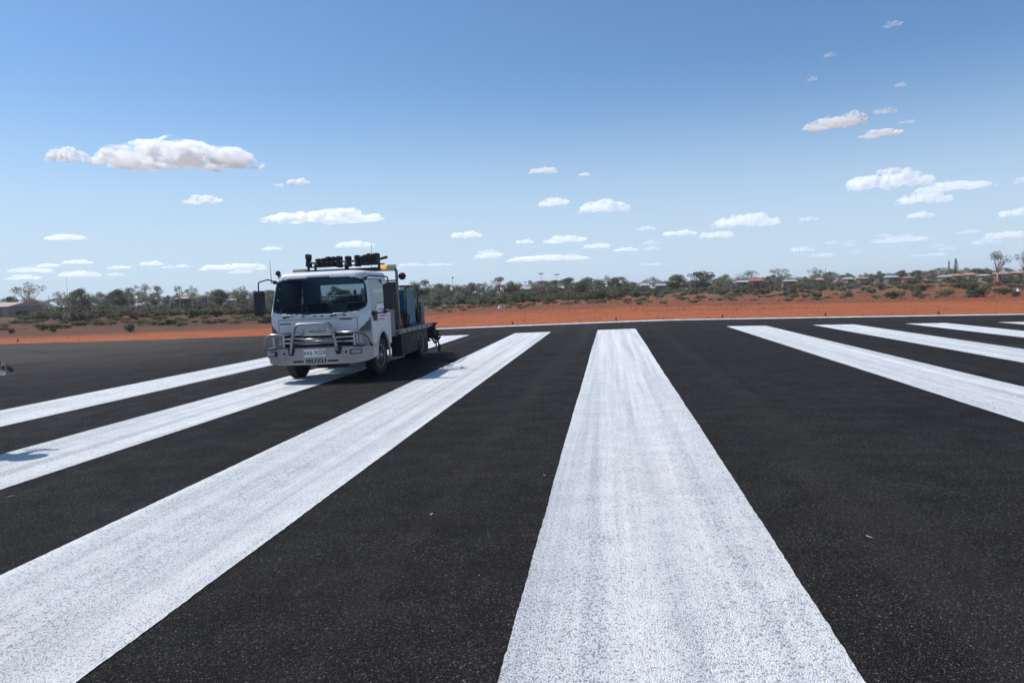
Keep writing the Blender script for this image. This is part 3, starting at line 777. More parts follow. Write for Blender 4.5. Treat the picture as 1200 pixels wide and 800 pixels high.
# dry grass and litter on the red earth
bm = bmesh.new(); rg = random.Random(5)
for i in range(5200):
    px = rg.uniform(-40, 1240); d = 1/rg.uniform(1/200, 1/52)
    if px < 330: d = max(62, d)
    p = at(px, d)
    if mnoise.noise(Vector((p.x/14, p.y/9, 2))) < -.02: continue
    for k in range(5):
        a = rg.uniform(0, 6.28); l = rg.uniform(.08, .26)*(.45 if d < 74 else 1); b = Vector((p.x+rg.uniform(-.4, .4), p.y+rg.uniform(-.4, .4), p.z-.04))
        t = b+Vector((math.cos(a)*l*.6, math.sin(a)*l*.6, l)); s = Vector((-math.sin(a), math.cos(a), 0))*(.02 if d < 74 else .035)
        bm.faces.new([bm.verts.new(v) for v in (b-s, b+s, t)])
tag(mesh_obj('dry_grass', bm, M['straw']), 'sparse tufts of dry straw coloured grass growing over the far red earth', 'grass', kind='stuff')
bm = bmesh.new()
for i in range(900):
    px = rg.uniform(-40, 1240); d = 1/rg.uniform(1/80, 1/39.2)
    p = at(px, d); s = rg.uniform(.015, .06)
    r = bmesh.ops.create_icosphere(bm, subdivisions=1, radius=s)
    for v in r['verts']: v.co = Vector((v.co.x*rg.uniform(.8, 1.4), v.co.y, v.co.z*.6))+Vector((p.x, p.y, p.z-.03))
tag(mesh_obj('gravel', bm, worn('red_stone', (.22, .10, .07), .9)), 'loose red stones scattered over the earth beside the runway', 'gravel', kind='stuff')

# ------------------------------------------------------------------ buildings and poles in the distance
def roof_mat(n, c): return worn(n, c, .5, dirt=tuple(x*.6 for x in c), amt=.4, scale=.8)
RM = {'white': roof_mat('roof_white', (.40, .40, .39)), 'red': roof_mat('roof_red', (.33, .12, .07)), 'pink': roof_mat('roof_pink', (.42, .30, .27)), 'grey': roof_mat('roof_grey', (.33, .33, .33)), 'tan': roof_mat('roof_tan', (.42, .26, .18))}
WM = {'cream': roof_mat('wall_cream', (.24, .18, .14)), 'pink': roof_mat('wall_pink', (.36, .25, .22)), 'brown': roof_mat('wall_brown', (.13, .07, .05)), 'brick': roof_mat('wall_brick', (.26, .10, .06)), 'grey': roof_mat('wall_grey', (.16, .14, .12))}
wd = mat('window_dark', (.03, .035, .04), .2)
def house(px, d, wpx, roof_top, eave, rc, wc, label, name='house', depth=7, rz=0.0, cat='house', group=None):
    p = at(px, d); hy = HY(px)
    zt = (hy-roof_top)/FOC*d+H-p.z; ze = min((hy-eave)/FOC*d+H-p.z, zt-.5); ze = max(ze, 2.0); zt = max(zt, ze+.5)
    wd_ = wpx*.85/FOC*d
    r = empty(name, p, rz, label, cat, group)
    bm = bmesh.new(); box(bm, -wd_/2+.3, wd_/2-.3, 0, depth, -.3, ze); mesh_obj('wall', bm, WM[wc], r)
    bm = bmesh.new(); a, b = wd_/2+.15, depth+.5
    vs_ = [bm.verts.new(v) for v in ((-a, -.5, ze), (a, -.5, ze), (a, b, ze), (-a, b, ze), (-a*.92, depth/2, zt), (a*.92, depth/2, zt))]
    for f in ((0, 1, 5, 4), (2, 3, 4, 5), (1, 2, 5), (3, 0, 4), (3, 2, 1, 0)): bm.faces.new([vs_[i] for i in f])
    mesh_obj('roof', bm, RM[rc], r)
    n = max(1, int(wd_/4)); 
    for k in range(n):
        x = -wd_/2+wd_*(k+.5)/n
        bm = bmesh.new(); box(bm, x-.6, x+.6, -.04, .05, ze*.42, ze*.82); w1 = mesh_obj('window', bm, wd, r)
    if cat == 'house':
        for k in range(max(2, int(wd_/2.2))):
            t_ = (k+RT.uniform(.2, .8))/max(2, int(wd_/2.2)); hb = ze*RT.uniform(.85, 1.3)
            shrub(RT.choice(['green', 'scrub', 'salt']), px+(t_-.5)*wpx*1.25, d-RT.uniform(1.5, 4), 3.4*FOC/d, hb*FOC/d, 'one of the bushes growing hard against the front of the distant houses', 'bushes in front of the distant houses')
    bm = bmesh.new(); box(bm, wd_*.22-.45, wd_*.22+.45, -.06, .04, 0, 2.0); mesh_obj('door', bm, WM['grey'], r)
house(-8, 150, 52, 354, 359.5, 'pink', 'pink', 'low pinkish metal shed at the left edge of the photo', 'shed', 10, cat='shed')
house(217, 215, 34, 346.8, 349.5, 'tan', 'brown', 'long low brown building among trees left of the truck', 'low_building', cat='building')
house(274, 240, 20, 349.5, 351, 'grey', 'brown', 'small grey roofed building just left of the truck mirror')
house(594, 290, 12, 336, 338.5, 'white', 'cream', 'small white roofed house above the first white marker')
house(620, 240, 24, 334.8, 338.5, 'white', 'cream', 'long white roof showing left of the reddish brown tree')
house(653, 240, 18, 335, 338, 'white', 'grey', 'white roof showing right of the reddish brown tree')
house(676, 240, 13, 334.5, 336.5, 'white', 'grey', 'small white roof below the tree in the middle of three')
house(714, 260, 10, 333.5, 335.5, 'white', 'cream', 'tiny white roof left of the small pointed tree')
house(756, 270, 12, 332.5, 334.5, 'white', 'grey', 'pale roof right of the small pointed tree, left one of two')
house(775, 265, 13, 332.5, 334.5, 'white', 'cream', 'pale roof right of the small pointed tree, right one of two')
house(821, 285, 10, 329.8, 332, 'pink', 'cream', 'pinkish roof under the large domed tree')
house(856, 290, 10, 329, 331, 'grey', 'brick', 'grey roof with brick wall left of the red brown house')
house(872, 285, 14, 328.4, 330.6, 'white', 'cream', 'white roof touching the left of the red brown house')
house(888, 270, 15, 326.3, 329.3, 'red', 'brick', 'red brown house with orange roof standing out before the trees')
house(927, 290, 16, 328, 329.5, 'white', 'cream', 'white roof under the umbrella topped gum tree')
house(959, 290, 15, 326, 328, 'tan', 'brick', 'tan roof left of the tall thin pole')
house(997, 300, 9, 325, 327, 'white', 'cream', 'small white roof right of the tall thin pole')
house(1013, 300, 9, 324.8, 326.4, 'tan', 'cream', 'small tan roof second to the right from the tall thin pole')
house(1048, 300, 12, 323, 325, 'white', 'grey', 'white roof above the wide green saltbush')
house(1069, 260, 9, 326, 328.4, 'red', 'brick', 'small red roof above the right dark round bush')
house(1112, 270, 9, 324.5, 326.5, 'white', 'cream', 'white roof below the pair of pointed conifers')
house(1124, 280, 8, 321, 323, 'tan', 'brick', 'tan roof just right below the pointed conifers')
house(1141, 290, 9, 319.8, 322, 'tan', 'cream', 'tan roof left of the tall lone gum tree')
house(1158, 270, 6, 324.4, 326, 'white', 'cream', 'tiny white roof at the foot of the tall lone gum tree')
house(1178, 285, 9, 318.6, 321, 'tan', 'brick', 'orange tan roof right of the tall lone gum trunk')
house(1197, 285, 10, 317.6, 320, 'tan', 'cream', 'orange tan roof at the right edge of the photo')
def pole(px, d, top, label, name='lamp_pole', arm=True, r=.09):
    p = at(px, d); z = (HY(px)-top)/FOC*d+H-p.z; rt_ = empty(name, p, RT.uniform(0, 3), label, 'pole')
    bm = bmesh.new(); tube(bm, [(0, 0, -.2), (0, 0, z)], [r, r*.6], 8); mesh_obj('post', bm, M['grey'], rt_)
    if arm:
        bm = bmesh.new(); box(bm, -.9, .9, -.06, .06, z-.12, z)
        for s in (-.75, 0, .75): box(bm, s-.2, s+.2, -.25, .1, z, z+.3)
        mesh_obj('lamp_head', bm, M['grey'], rt_)
pole(80, 190, 324, 'thin tall radio mast beside the dense dark round tree', 'radio_mast', False, .06)
pole(58, 185, 345, 'short dark power pole left of the radio mast', 'power_pole', False, .1)
pole(531, 260, 325.5, 'lamp pole above the trees just right of the truck tray')
pole(634.5, 280, 321, 'taller lamp pole above the reddish brown tree, left of a pair')
pole(653, 280, 322, 'shorter lamp pole right of the reddish brown tree, right of a pair')
pole(967.5, 260, 314, 'tall thin pale pole rising beside the windswept gum tree', 'power_pole', False, .1)
pole(616, 300, 331, 'low lamp pole above the long white roof')

# ------------------------------------------------------------------ the dusty air over the plain
hm = bpy.data.materials.new('haze'); hm.use_nodes = True; ht_ = hm.node_tree; ht_.nodes.clear()
pv = ht_.nodes.new('ShaderNodeVolumePrincipled'); pv.inputs['Density'].default_value = .00022; pv.inputs['Color'].default_value = (.80, .86, .93, 1); pv.inputs['Anisotropy'].default_value = .3
ho = ht_.nodes.new('ShaderNodeOutputMaterial'); ht_.links.new(pv.outputs[0], ho.inputs['Volume'])
bm = bmesh.new(); box(bm, -9500, 9500, -400, 9500, -3, 16)
tag(mesh_obj('haze', bm, hm), 'thin pale dusty haze in the air over the plain', 'haze', kind='stuff')
# ------------------------------------------------------------------ the truck
TX, TY, TR = -5.78, 15.74, 0.042
truck = empty('truck', (TX, TY, gz(TX)+.006), TR, 'white flat bed line marking truck with bull bar and black equipment rack on its roof', 'truck')
truck.rotation_euler = (0, -CAM_S, TR)
def part(name, bm, m, parent=None, smooth=False, label=None):
    o = mesh_obj(name, bm, m, parent or truck, smooth)
    if label: o['label'] = label
    return o
# --- cab shell as a grid of small cells sorted into body, glass, door and lamps
Wc, YF, YR, RC = 1.02, -1.08, 0.74, 0.23
path = []
st = .016
def seg_line(a, b):
    n = max(1, int(round((b-a).length/st)))
    return [a.lerp(b, k/n) for k in range(n)]
path += seg_line(Vector((Wc, YR)), Vector((Wc, YF+RC)))
n = int(RC*PI/2/st)
path += [Vector((Wc-RC+RC*math.cos(t), YF+RC-RC*math.sin(t))) for t in [PI/2*k/n for k in range(n)]]
path += seg_line(Vector((Wc-RC, YF)), Vector((-(Wc-RC), YF)))
path += [Vector((-(Wc-RC)-RC*math.sin(t), YF+RC-RC*math.cos(t))) for t in [PI/2*k/n for k in range(n)]]
path += seg_line(Vector((-Wc, YF+RC)), Vector((-Wc, YR))); path.append(Vector((-Wc, YR)))
# signed distance along the path, zero at the middle of the front
ds = [0]
for i in range(1, len(path)): ds.append(ds[-1]+(path[i]-path[i-1]).length)
U = [ds[-1]/2-d for d in ds]            # positive on the +x side
zs = [.55+.0165*k for k in range(int((2.10-.55)/.0165)+1)]
lev = [(z, 1.0) for z in zs]+[(2.12, .995), (2.14, .985), (2.155, .97), (2.17, .945), (2.185, .90), (2.195, .82), (2.205, .70), (2.21, .5), (2.215, .25), (2.215, .02)]
def cab_pt(p, z, k):
    x, y = p.x, p.y
    if y < -.6: y -= .035*(1-min(1, abs(x)/1.0)**2)*max(0, min(1, (-.6-y)/.3))
    if z > 1.34:
        t = (z-1.34); wgt = max(0, min(1, (-.25-p.y)/.6)); y += t*.27*wgt
        x *= 1-.085*min(1, t/.75)**1.3
    if z < 1.0: y += .03*(1.0-z)*(1 if p.y < -.8 else 0)
    cx, cy = 0, -.1
    return Vector((cx+(x-cx)*k, cy+(y-cy)*k, z))
grid = [[cab_pt(p, z, k) for p in path] for (z, k) in lev]
def zlow(y): return 1.50 if y > -.30 else max(1.18, 1.50-(-.30-y)*.55)
def classify(u, y, z, x, cy):
    au = abs(u)
    side = abs(x) > Wc*.86 and y > -.88 and z < 2.12
    if z > 2.11: return 'body'
    # windscreen
    zb = 1.345+.05*(au/1.0)**2; ztp = 2.078-.03*(au)**2; zc = (zb+ztp)/2; hz = (ztp-zb)/2
    hw = 1.035
    q = (au/hw)**7+(abs(z-zc)/hz)**5
    if q < 1:
        q2 = (au/(hw-.045))**7+(abs(z-zc)/(hz-.035))**5
        return 'glass' if q2 < 1 else 'frit'
    if side:
        if (y-0.0)**2+(z-.40)**2 < .515**2: return 'hole'
        if z < .62+.0*y and y > -.45: return 'hole'
        dy0, dy1, dz0, dz1 = -.86, .52, .66, 2.09
        ay0 = dy0
        if ay0 < y < dy1 and dz0 < z < dz1 and (y)**2+(z-.40)**2 > .56**2:
            if min(y-ay0, dy1-y, z-dz0, dz1-z) < .014: return 'seam'
            wy0, wy1, wz1 = -.80, .38, 2.02
            if wy0 < y < wy1 and zlow(y) < z < wz1:
                e = min(y-wy0, wy1-y, z-zlow(y), wz1-z)
                return 'wframe' if e < .022 else 'dglass'
            return 'doorR' if u > 0 else 'doorL'
        return 'body'
    # front face
    if .69 < z < 1.00 and au < .74:
        return 'grille'
    if .70 < z and .74 <= au < 1.16 and z < .99+.30*max(0, (au-.80)/.36)*(1 if au > .8 else 0):
        if z > 1.0: return 'lampdark'
        if z > .965 or au < .765: return 'seam'
        return 'lamp'
    if abs(z-1.255) < .0085 and au < .80: return 'seam'
    if abs(au-.80) < .009 and 1.0 < z < 1.25: return 'seam'
    return 'body'
bins = {}
nl, npth = len(grid), len(path)
for j in range(nl-1):
    for i in range(npth-1):
        z = (lev[j][0]+lev[j+1][0])/2; p = (path[i]+path[i+1])/2; u = (U[i]+U[i+1])/2
        bins.setdefault(classify(u, p.y, z, p.x, 0), []).append((i, j))
def from_cells(cells, off=0.0, mi=0, bm=None, vm=None):
    bm = bm or bmesh.new(); vm = {} if vm is None else vm
    for (i, j) in cells:
        q = []
        for (a, b) in ((i, j), (i, j+1), (i+1, j+1), (i+1, j)):
            if (a, b) not in vm:
                co = grid[b][a].copy()
                if off: c = Vector((co.x, co.y+.1, 0)).normalized(); co += c*off
                vm[(a, b)] = bm.verts.new(co)
            q.append(vm[(a, b)])
        f = bm.faces.new(q); f.material_index = mi; f.smooth = True
    return bm, vm
bm, vm = from_cells(bins['body'])
from_cells(bins['seam'], 0, 1, bm, vm)
# floor pan, rear wall, door posts inside
box(bm, -.985, .985, YR-.03, YR, .62, 1.50); box(bm, -.925, -.52, YR-.03, YR, 1.50, 2.13); box(bm, .52, .925, YR-.03, YR, 1.50, 2.13); box(bm, -.52, .52, YR-.03, YR, 1.95, 2.13)
cab = part('cab', bm, [M['white'], M['seam'], M['panel_inner']])
sm = cab.modifiers.new('thickness', 'SOLIDIFY'); sm.thickness = .025; sm.offset = -1; sm.material_offset = 2; sm.material_offset_rim = 0
def flip_ok(o): pass
bm = bmesh.new(); box(bm, -.88, .88, -.80, YR-.04, .60, .72); box(bm, -.86, .86, -.90, -.55, .75, 1.16, bev=.03); box(bm, -.84, .84, -.93, -.58, 1.16, 1.30, bev=.05); box(bm, -.72, -.22, -.70, -.50, 1.28, 1.40, bev=.04)
part('dashboard', bm, M['panel_inner'])
bm, vm = from_cells(bins['glass']); g = bm
bm2, _ = from_cells(bins['frit'], 0, 1, bm, vm)
part('windscreen', bm2, [M['glass'], M['frit']])
for sgn, nm in ((1, 'doorR'), (-1, 'doorL')):
    def side_of(c): return (path[c[0]].x > 0) == (sgn > 0)
    bm, vm = from_cells(bins[nm]); d = part('door', bm, [M['white'], M['panel_inner']])
    s2 = d.modifiers.new('thickness', 'SOLIDIFY'); s2.thickness = .03; s2.offset = -1; s2.material_offset = 1; s2.material_offset_rim = 0
    bm, vm = from_cells([c for c in bins['dglass'] if side_of(c)]); from_cells([c for c in bins['wframe'] if side_of(c)], 0, 1, bm, vm)
    part('window', bm, [M['glassc'], M['black']], d)
    bm = bmesh.new(); X = sgn*(Wc+.005)
    tube(bm, rpath([(X, .14, 1.33), (X+sgn*.045, .15, 1.33), (X+sgn*.045, .33, 1.33), (X, .34, 1.33)], .02), .014, 8)
    box(bm, min(X, X+sgn*.012), max(X, X+sgn*.012), .13, .35, 1.28, 1.375)
    part('handle', bm, M['black'], d)
    bm = bmesh.new()                                    # tall black air deflector slots and door decal
    box(bm, min(X, X+sgn*.03), max(X, X+sgn*.03), -.70, -.48, 1.16, 1.36, bev=.012); part('grab_vent', bm, M['black'], d)
    bm = bmesh.new()
    if sgn > 0:
        X = Wc+.004
        for k, (a, b) in enumerate(((-.30, .25), (-.34, .22), (-.28, .28), (-.32, .18))):
            z = 1.37-.07*k; box(bm, X, X+.003, a+.05, b, z, z+.022)
        part('decal', bm, M['red_decal'], d)
# grille
bm = bmesh.new(); 
b2, _ = from_cells(bins['grille'], -.05, 0)
part('grille', b2, M['black'])
grille = [o for o in truck.children if o.name.startswith('grille')][0]
bm = bmesh.new()
box(bm, -.74, .74, -1.135, -1.07, .945, 1.0, bev=.012); box(bm, -.74, -.30, -1.13, -1.06, .862, .90, bev=.01); box(bm, .30, .74, -1.13, -1.06, .862, .90, bev=.01)
box(bm, -.74, .74, -1.13, -1.06, .775, .815, bev=.01); box(bm, -.30, .30, -1.14, -1.06, .80, .865, bev=.012); box(bm, -.36, .36, -1.142, -1.06, .925, 1.075, bev=.02)
box(bm, -.745, -.70, -1.10, -1.03, .70, 1.0); box(bm, .70, .745, -1.10, -1.03, .70, 1.0)
part('grille_bar', bm, [M['chrome']], grille)
def text_obj(body, size, m, parent, loc, rot=(PI/2, 0, 0), sx=1.0, ext=.004, name='lettering', bold=0.0):
    cu = bpy.data.curves.new(name, 'FONT'); cu.body = body; cu.size = size; cu.extrude = ext; cu.align_x = 'CENTER'; cu.align_y = 'CENTER'; cu.offset = bold; cu.space_character = 1.12
    t = bpy.data.objects.new('tmp', cu); C.objects.link(t)
    me = bpy.data.meshes.new_from_object(t.evaluated_get(bpy.context.evaluated_depsgraph_get())); bpy.data.objects.remove(t)
    me.materials.clear(); me.materials.append(m); me.name = name
    o = bpy.data.objects.new(name, me); C.objects.link(o); o.parent = parent; o.location = loc; o.rotation_euler = rot; o.scale = (sx, 1, 1); return o
text_obj('ISUZU', .075, M['grey'], grille, (0, -1.146, 1.01), sx=1.5, bold=.002)
# head lamps
for sgn in (1, -1):
    cs = [c for c in bins['lamp'] if (path[c[0]].x > 0) == (sgn > 0)]; cd = [c for c in bins['lampdark'] if (path[c[0]].x > 0) == (sgn > 0)]
    bm, vm = from_cells(cs, .012); from_cells(cd, .006, 1, bm)
    hl = part('headlight', bm, [M['lamp'], M['lampdark']])
    for (ux, z, r) in ((.90, .86, .07), (.80, .80, .035)):
        bm = bmesh.new(); a = (ux-.77)/.25*.9 if ux > .77 else 0
        x = .77+.25*math.sin(min(a, 1.3)); y = YF+.25-.25*math.cos(min(a, 1.3))-.012
        lathe(bm, [(0, -.02), (r, -.02), (r, .004), (r*.86, .006), (r*.8, -.006), (0, -.008)], 24, 'Y', (0, 0, 0), mis=[0, 0, 1, 1, 0])
        for v in bm.verts: v.co = Matrix.Rotation(min(a, 1.3)*.6, 4, 'Z') @ Vector((v.co.x, -v.co.y, v.co.z))+Vector((x, y, z))
        if sgn < 0:
            for v in bm.verts: v.co.x = -v.co.x
        part('lens', bm, [M['lampdark'], M['chrome']], hl)
# small dark badges on the front corners
bm = bmesh.new()
for k in range(7): box(bm, -.77+.033*k, -.745+.033*k, -1.112, -1.100, 1.165+.004*(k % 2), 1.19)
part('badge', bm, M['lettering'])
bm = bmesh.new()
for k in range(8): box(bm, .45+.031*k, .474+.031*k, -1.118, -1.104, 1.22, 1.24)
part('badge', bm, M['lettering'])
# wipers
for x0, x1 in ((-.62, -.12), (.34, .86)):
    bm = bmesh.new(); tube(bm, [(x0, -1.125, 1.315), ((x0+x1)/2, -1.125, 1.36), (x1, -1.09, 1.395)], .008, 6); tube(bm, [(x0-.08, -1.13, 1.30), (x0+.05, -1.13, 1.325)], .016, 6)
    lathe(bm, [(0, -.02), (.022, -.02), (.022, .02), (0, .02)], 12, 'Y', (x0-.05, -1.12, 1.305))
    part('wiper', bm, M['black'])
bm = bmesh.new()
for x in (-.28, -.05, .10, .55): box(bm, x-.03, x+.03, -1.125, -1.10, 1.296, 1.322, bev=.004)
part('washer_jet', bm, M['black'])
# seats and steering wheel
for x in (-.45, .42):
    bm = bmesh.new(); box(bm, x-.24, x+.24, -.25, .28, .86, 1.02, bev=.05); box(bm, x-.23, x+.23, .22, .36, .98, 1.56, bev=.06)
    part('seat', bm, M['seat'])
bm = bmesh.new(); c = Vector((-.45, -.50, 1.40)); rx = Matrix.Rotation(-.75, 3, 'X')
tube(bm, [c+rx @ Vector((.2*math.cos(t), .2*math.sin(t), 0)) for t in [2*PI*k/28 for k in range(28)]], .016, 8, closed=True)
for t in (0, PI, -PI/2): tube(bm, [c, c+rx @ Vector((.2*math.cos(t), .2*math.sin(t), 0))], .014, 6)
tube(bm, [c, c+rx @ Vector((0, 0, -.4))], .03, 8); part('steering_wheel', bm, M['black'])
bm = bmesh.new(); box(bm, -.70, -.25, -.84, -.66, 1.30, 1.345, bev=.01); part('paperwork', bm, M['plate'], label='pale papers lying on the dashboard')
# cab front step, wheel arches
for sgn in (1, -1):
    bm = bmesh.new(); pts = [(sgn*(Wc-.005), .53*math.cos(t), .40+.53*math.sin(t)) for t in [PI*(-.02+1.04*k/24) for k in range(25)]]
    tube(bm, pts, .026, 6); part('wheel_arch', bm, M['white'])
    bm = bmesh.new()
    lathe(bm, [(.52, -.16), (.52, .16), (.50, .16), (.50, -.16)], 40, 'X', (sgn*(Wc-.19), 0, .40))
    bmesh.ops.delete(bm, geom=[v for v in bm.verts if v.co.z < .42], context='VERTS'); part('inner_arch', bm, M['black'])
# --- bumper (alloy, swept ends)
def hull_x(prof_xy, z0, z1, th, bm, mi=0):
    """vertical band following a plan polyline"""
    pts = [Vector((x, y)) for x, y in prof_xy]; n = len(pts)
    nor = []
    for i in range(n):
        a = pts[max(0, i-1)]; b = pts[min(n-1, i+1)]; d = (b-a).normalized(); nor.append(Vector((-d.y, d.x)))
    ring = []
    for i in range(n):
        o = pts[i]; q = pts[i]+nor[i]*th
        ring.append([bm.verts.new(v) for v in ((o.x, o.y, z0[i] if isinstance(z0, list) else z0), (o.x, o.y, z1), (q.x, q.y, z1), (q.x, q.y, z0[i] if isinstance(z0, list) else z0))])
    for i in range(n-1):
        for k in range(4): bm.faces.new((ring[i][k], ring[i][(k+1) % 4], ring[i+1][(k+1) % 4], ring[i+1][k])).material_index = mi
    bm.faces.new(ring[0]); bm.faces.new(ring[-1][::-1])
BY = -1.36
plan = [(-1.09, -.70), (-1.085, -1.02), (-1.03, -1.16), (-.92, -1.27), (-.72, BY), (.72, BY), (.92, -1.27), (1.03, -1.16), (1.085, -1.02), (1.09, -.70)]
bm = bmesh.new(); hull_x(plan, .505, .70, .10, bm)
low = [(x*(.985), y+.035) for x, y in plan]; hull_x(low, [.47, .44, .41, .39, .37, .37, .39, .41, .44, .47], .50, .06, bm)
for f in bm.faces: pass
bumper = part('bumper', bm, M['alloy'])
bm = bmesh.new(); box(bm, -.95, .95, BY+.02, -1.0, .685, .712)
for x in (-.43, .43): box(bm, x-.30, x+.30, BY+.06, -1.02, .36, .39)
part('bumper_step', bm, M['black'], bumper)
for x in (-.37, .33):
    bm = bmesh.new(); box(bm, x-.10, x+.12, BY+.026, BY+.06, .415, .455, bev=.008); part('slot', bm, M['black'], bumper)
text_obj('ISUZU', .098, M['lettering'], bumper, (-.0, BY+.030, .437), sx=1.38, bold=.004)
for x in (-.90, .82):
    bm = bmesh.new(); s = -1 if x < 0 else 1
    box(bm, -.12, .12, -.015, .03, -.05, .05, bev=.015); box(bm, -.10, .10, -.02, .0, -.035, .035, 1, bev=.008)
    fl = part('fog_light', bm, [M['black'], M['lamp']], bumper); fl.location = (x-.015*s if s > 0 else x, -1.295 if s < 0 else -1.325, .60); fl.rotation_euler = (0, 0, s*.44)
for x in (-.62, .62):
    bm = bmesh.new(); lathe(bm, [(0, -.01), (.022, -.01), (.022, .01), (0, .012)], 12, 'Y', (x, BY-.002, .60)); part('sensor', bm, M['black'], bumper)
bm = bmesh.new(); box(bm, -.222, .222, BY-.012, BY-.002, .522, .672, bev=.006); box(bm, -.214, .214, BY-.0145, BY-.011, .530, .664)
plate = part('number_plate', bm, M['plate'], bumper)
text_obj('666 XGX', .118, M['maroon'], plate, (0, BY-.0155, .602), sx=.86, ext=.001, bold=.001)
# --- bull bar
bm = bmesh.new()
hoop = rpath([(-.47, BY-.045, .60), (-.42, BY-.05, .86), (-.355, BY-.05, 1.165), (.355, BY-.05, 1.165), (.42, BY-.05, .86), (.47, BY-.045, .60)], .11, 6)
tube(bm, hoop, .033, 12)
for z in (.87, .79): tube(bm, [(-.42, BY-.03, z), (.42, BY-.03, z)], .022, 8)
bull = part('bull_bar', bm, M['alloy'])
for s in (-1, 1):
    bm = bmesh.new(); pts = rpath([(s*.40, BY-.04, .985), (s*.92, BY+.03, .975), (s*1.05, BY+.14, .88), (s*1.085, BY+.20, .69)], .12, 6); tube(bm, pts, .027, 10)
    part('side_hoop', bm, M['alloy'], bull)
    bm = bmesh.new(); box(bm, s*.47-.055, s*.47+.055, BY-.075, BY+.01, .565, .72, bev=.012)
    vsx = [v for v in bm.verts if v.co.z < .62]
    for v in vsx: v.co.x = s*.47+(v.co.x-s*.47)*.6
    box(bm, s*.47-.02, s*.47+.02, BY-.080, BY-.07, .655, .675, 1)
    part('bracket', bm, [M['black'], M['alloy']], bull)
# --- mirrors
def mirror(s, xi, y, z0, z1, armroot):
    bm = bmesh.new(); xo = xi+s*.23
    box(bm, min(xi, xo), max(xi, xo), y-.05, y+.05, z0, z1, bev=.045)
    for v in bm.verts:
        if v.co.y < y: v.co.x = (xi+xo)/2+(v.co.x-(xi+xo)/2)*.92
    mr = part('mirror', bm, M['black'])
    bm = bmesh.new(); xm = (xi+xo)/2
    tube(bm, rpath([(s*.93, -.86, 2.03), (s*1.0, y-.02, 2.08), (xm-s*.0, y, 2.03), (xm, y, z1-.03)], .05), .014, 8)
    tube(bm, rpath([(s*1.0, -.84, 1.30), (xm, y, 1.34), (xm, y, z0+.03)], .03), .012, 8)
    lathe(bm, [(0, -.04), (.035, -.03), (.04, 0), (.03, .04), (0, .05)], 10, 'X', (s*.93, -.84, 2.02))
    part('arm', bm, M['black'], mr)
    return mr
mirror(-1, -1.10, -.98, 1.36, 1.86, None)
mirror(1, 1.27, -.80, 1.38, 1.90, None)
# small forward mirror over the left corner, stub aerials
bm = bmesh.new(); lathe(bm, [(0, -.05), (.05, -.03), (.055, 0), (.03, .05), (0, .06)], 12, 'Y', (-.86, -.80, 2.20)); tube(bm, [(-.86, -.80, 2.12), (-.86, -.8, 2.2)], .015, 6); part('roof_light', bm, M['black'])
bm = bmesh.new(); tube(bm, [(-1.03, -.75, 2.0), (-1.04, -.75, 2.47)], [.007, .003], 6); part('aerial', bm, M['black'])
bm = bmesh.new(); tube(bm, [(.62, .85, 2.3), (.66, .85, 2.85)], [.007, .003], 6); part('aerial', bm, M['black'])
# --- wheels
def wheel(x, y, s, steer=0.0, dual=False):
    r = .395; wb_ = .105
    bm = bmesh.new()
    prof = [(.245, -wb_*.9), (.27, -wb_), (.33, -wb_*1.04), (.375, -wb_*.93), (.393, -wb_*.7), (.398, -wb_*.3), (.398, wb_*.3), (.393, wb_*.7), (.375, wb_*.93), (.33, wb_*1.04), (.27, wb_), (.245, wb_*.9)]
    lathe(bm, prof, 44, 'X')
    for k in range(44):                                  # tread blocks
        a = 2*PI*k/44
        for q in (-.07, .07):
            c = Vector((q, .398*math.cos(a), .398*math.sin(a))); rr = bmesh.ops.create_cube(bm, size=1)
            R = Matrix.Rotation(a, 3, 'X')
            for v in rr['verts']: v.co = c+R @ Vector((v.co.x*.05, v.co.y*.012, v.co.z*.035))
    t = part('wheel', bm, M['rubber']); t.location = (x, y, .40); t.rotation_euler = (0, 0, steer)
    bm = bmesh.new(); q = -s if dual == 'outer' else s
    if dual: lathe(bm, [(0, s*-.02), (.09, s*-.02), (.12, s*-.03), (.20, s*-.05), (.215, s*.09), (.245, s*.10), (.245, s*.085)], 36, 'X')
    else: lathe(bm, [(0, s*.13), (.05, s*.13), (.06, s*.08), (.11, s*.075), (.13, s*.045), (.20, s*.03), (.215, s*.09), (.245, s*.10), (.247, s*.085)], 36, 'X')
    for k in range(6):
        a = 2*PI*k/6; lathe(bm, [(0, s*.10), (.012, s*.10), (.014, s*.07), (.014, s*.04)], 8, 'X', (0, .095*math.cos(a), .095*math.sin(a)))
    for k in range(8):
        a = 2*PI*k/8+.2; lathe(bm, [(0, s*.048), (.022, s*.048), (.022, s*.038)], 10, 'X', (0, .165*math.cos(a), .165*math.sin(a)), mi=1, mis=[1, 1])
    part('rim', bm, [M['steel'], M['black']], t)
    return t
WB = 4.1
wheel(.85, 0, 1, -.13); wheel(-.85, 0, -1, -.13)
for s in (-1, 1):
    wheel(s*.90, WB, s, 0, 'outer'); wheel(s*.66, WB, s, 0, 'outer')
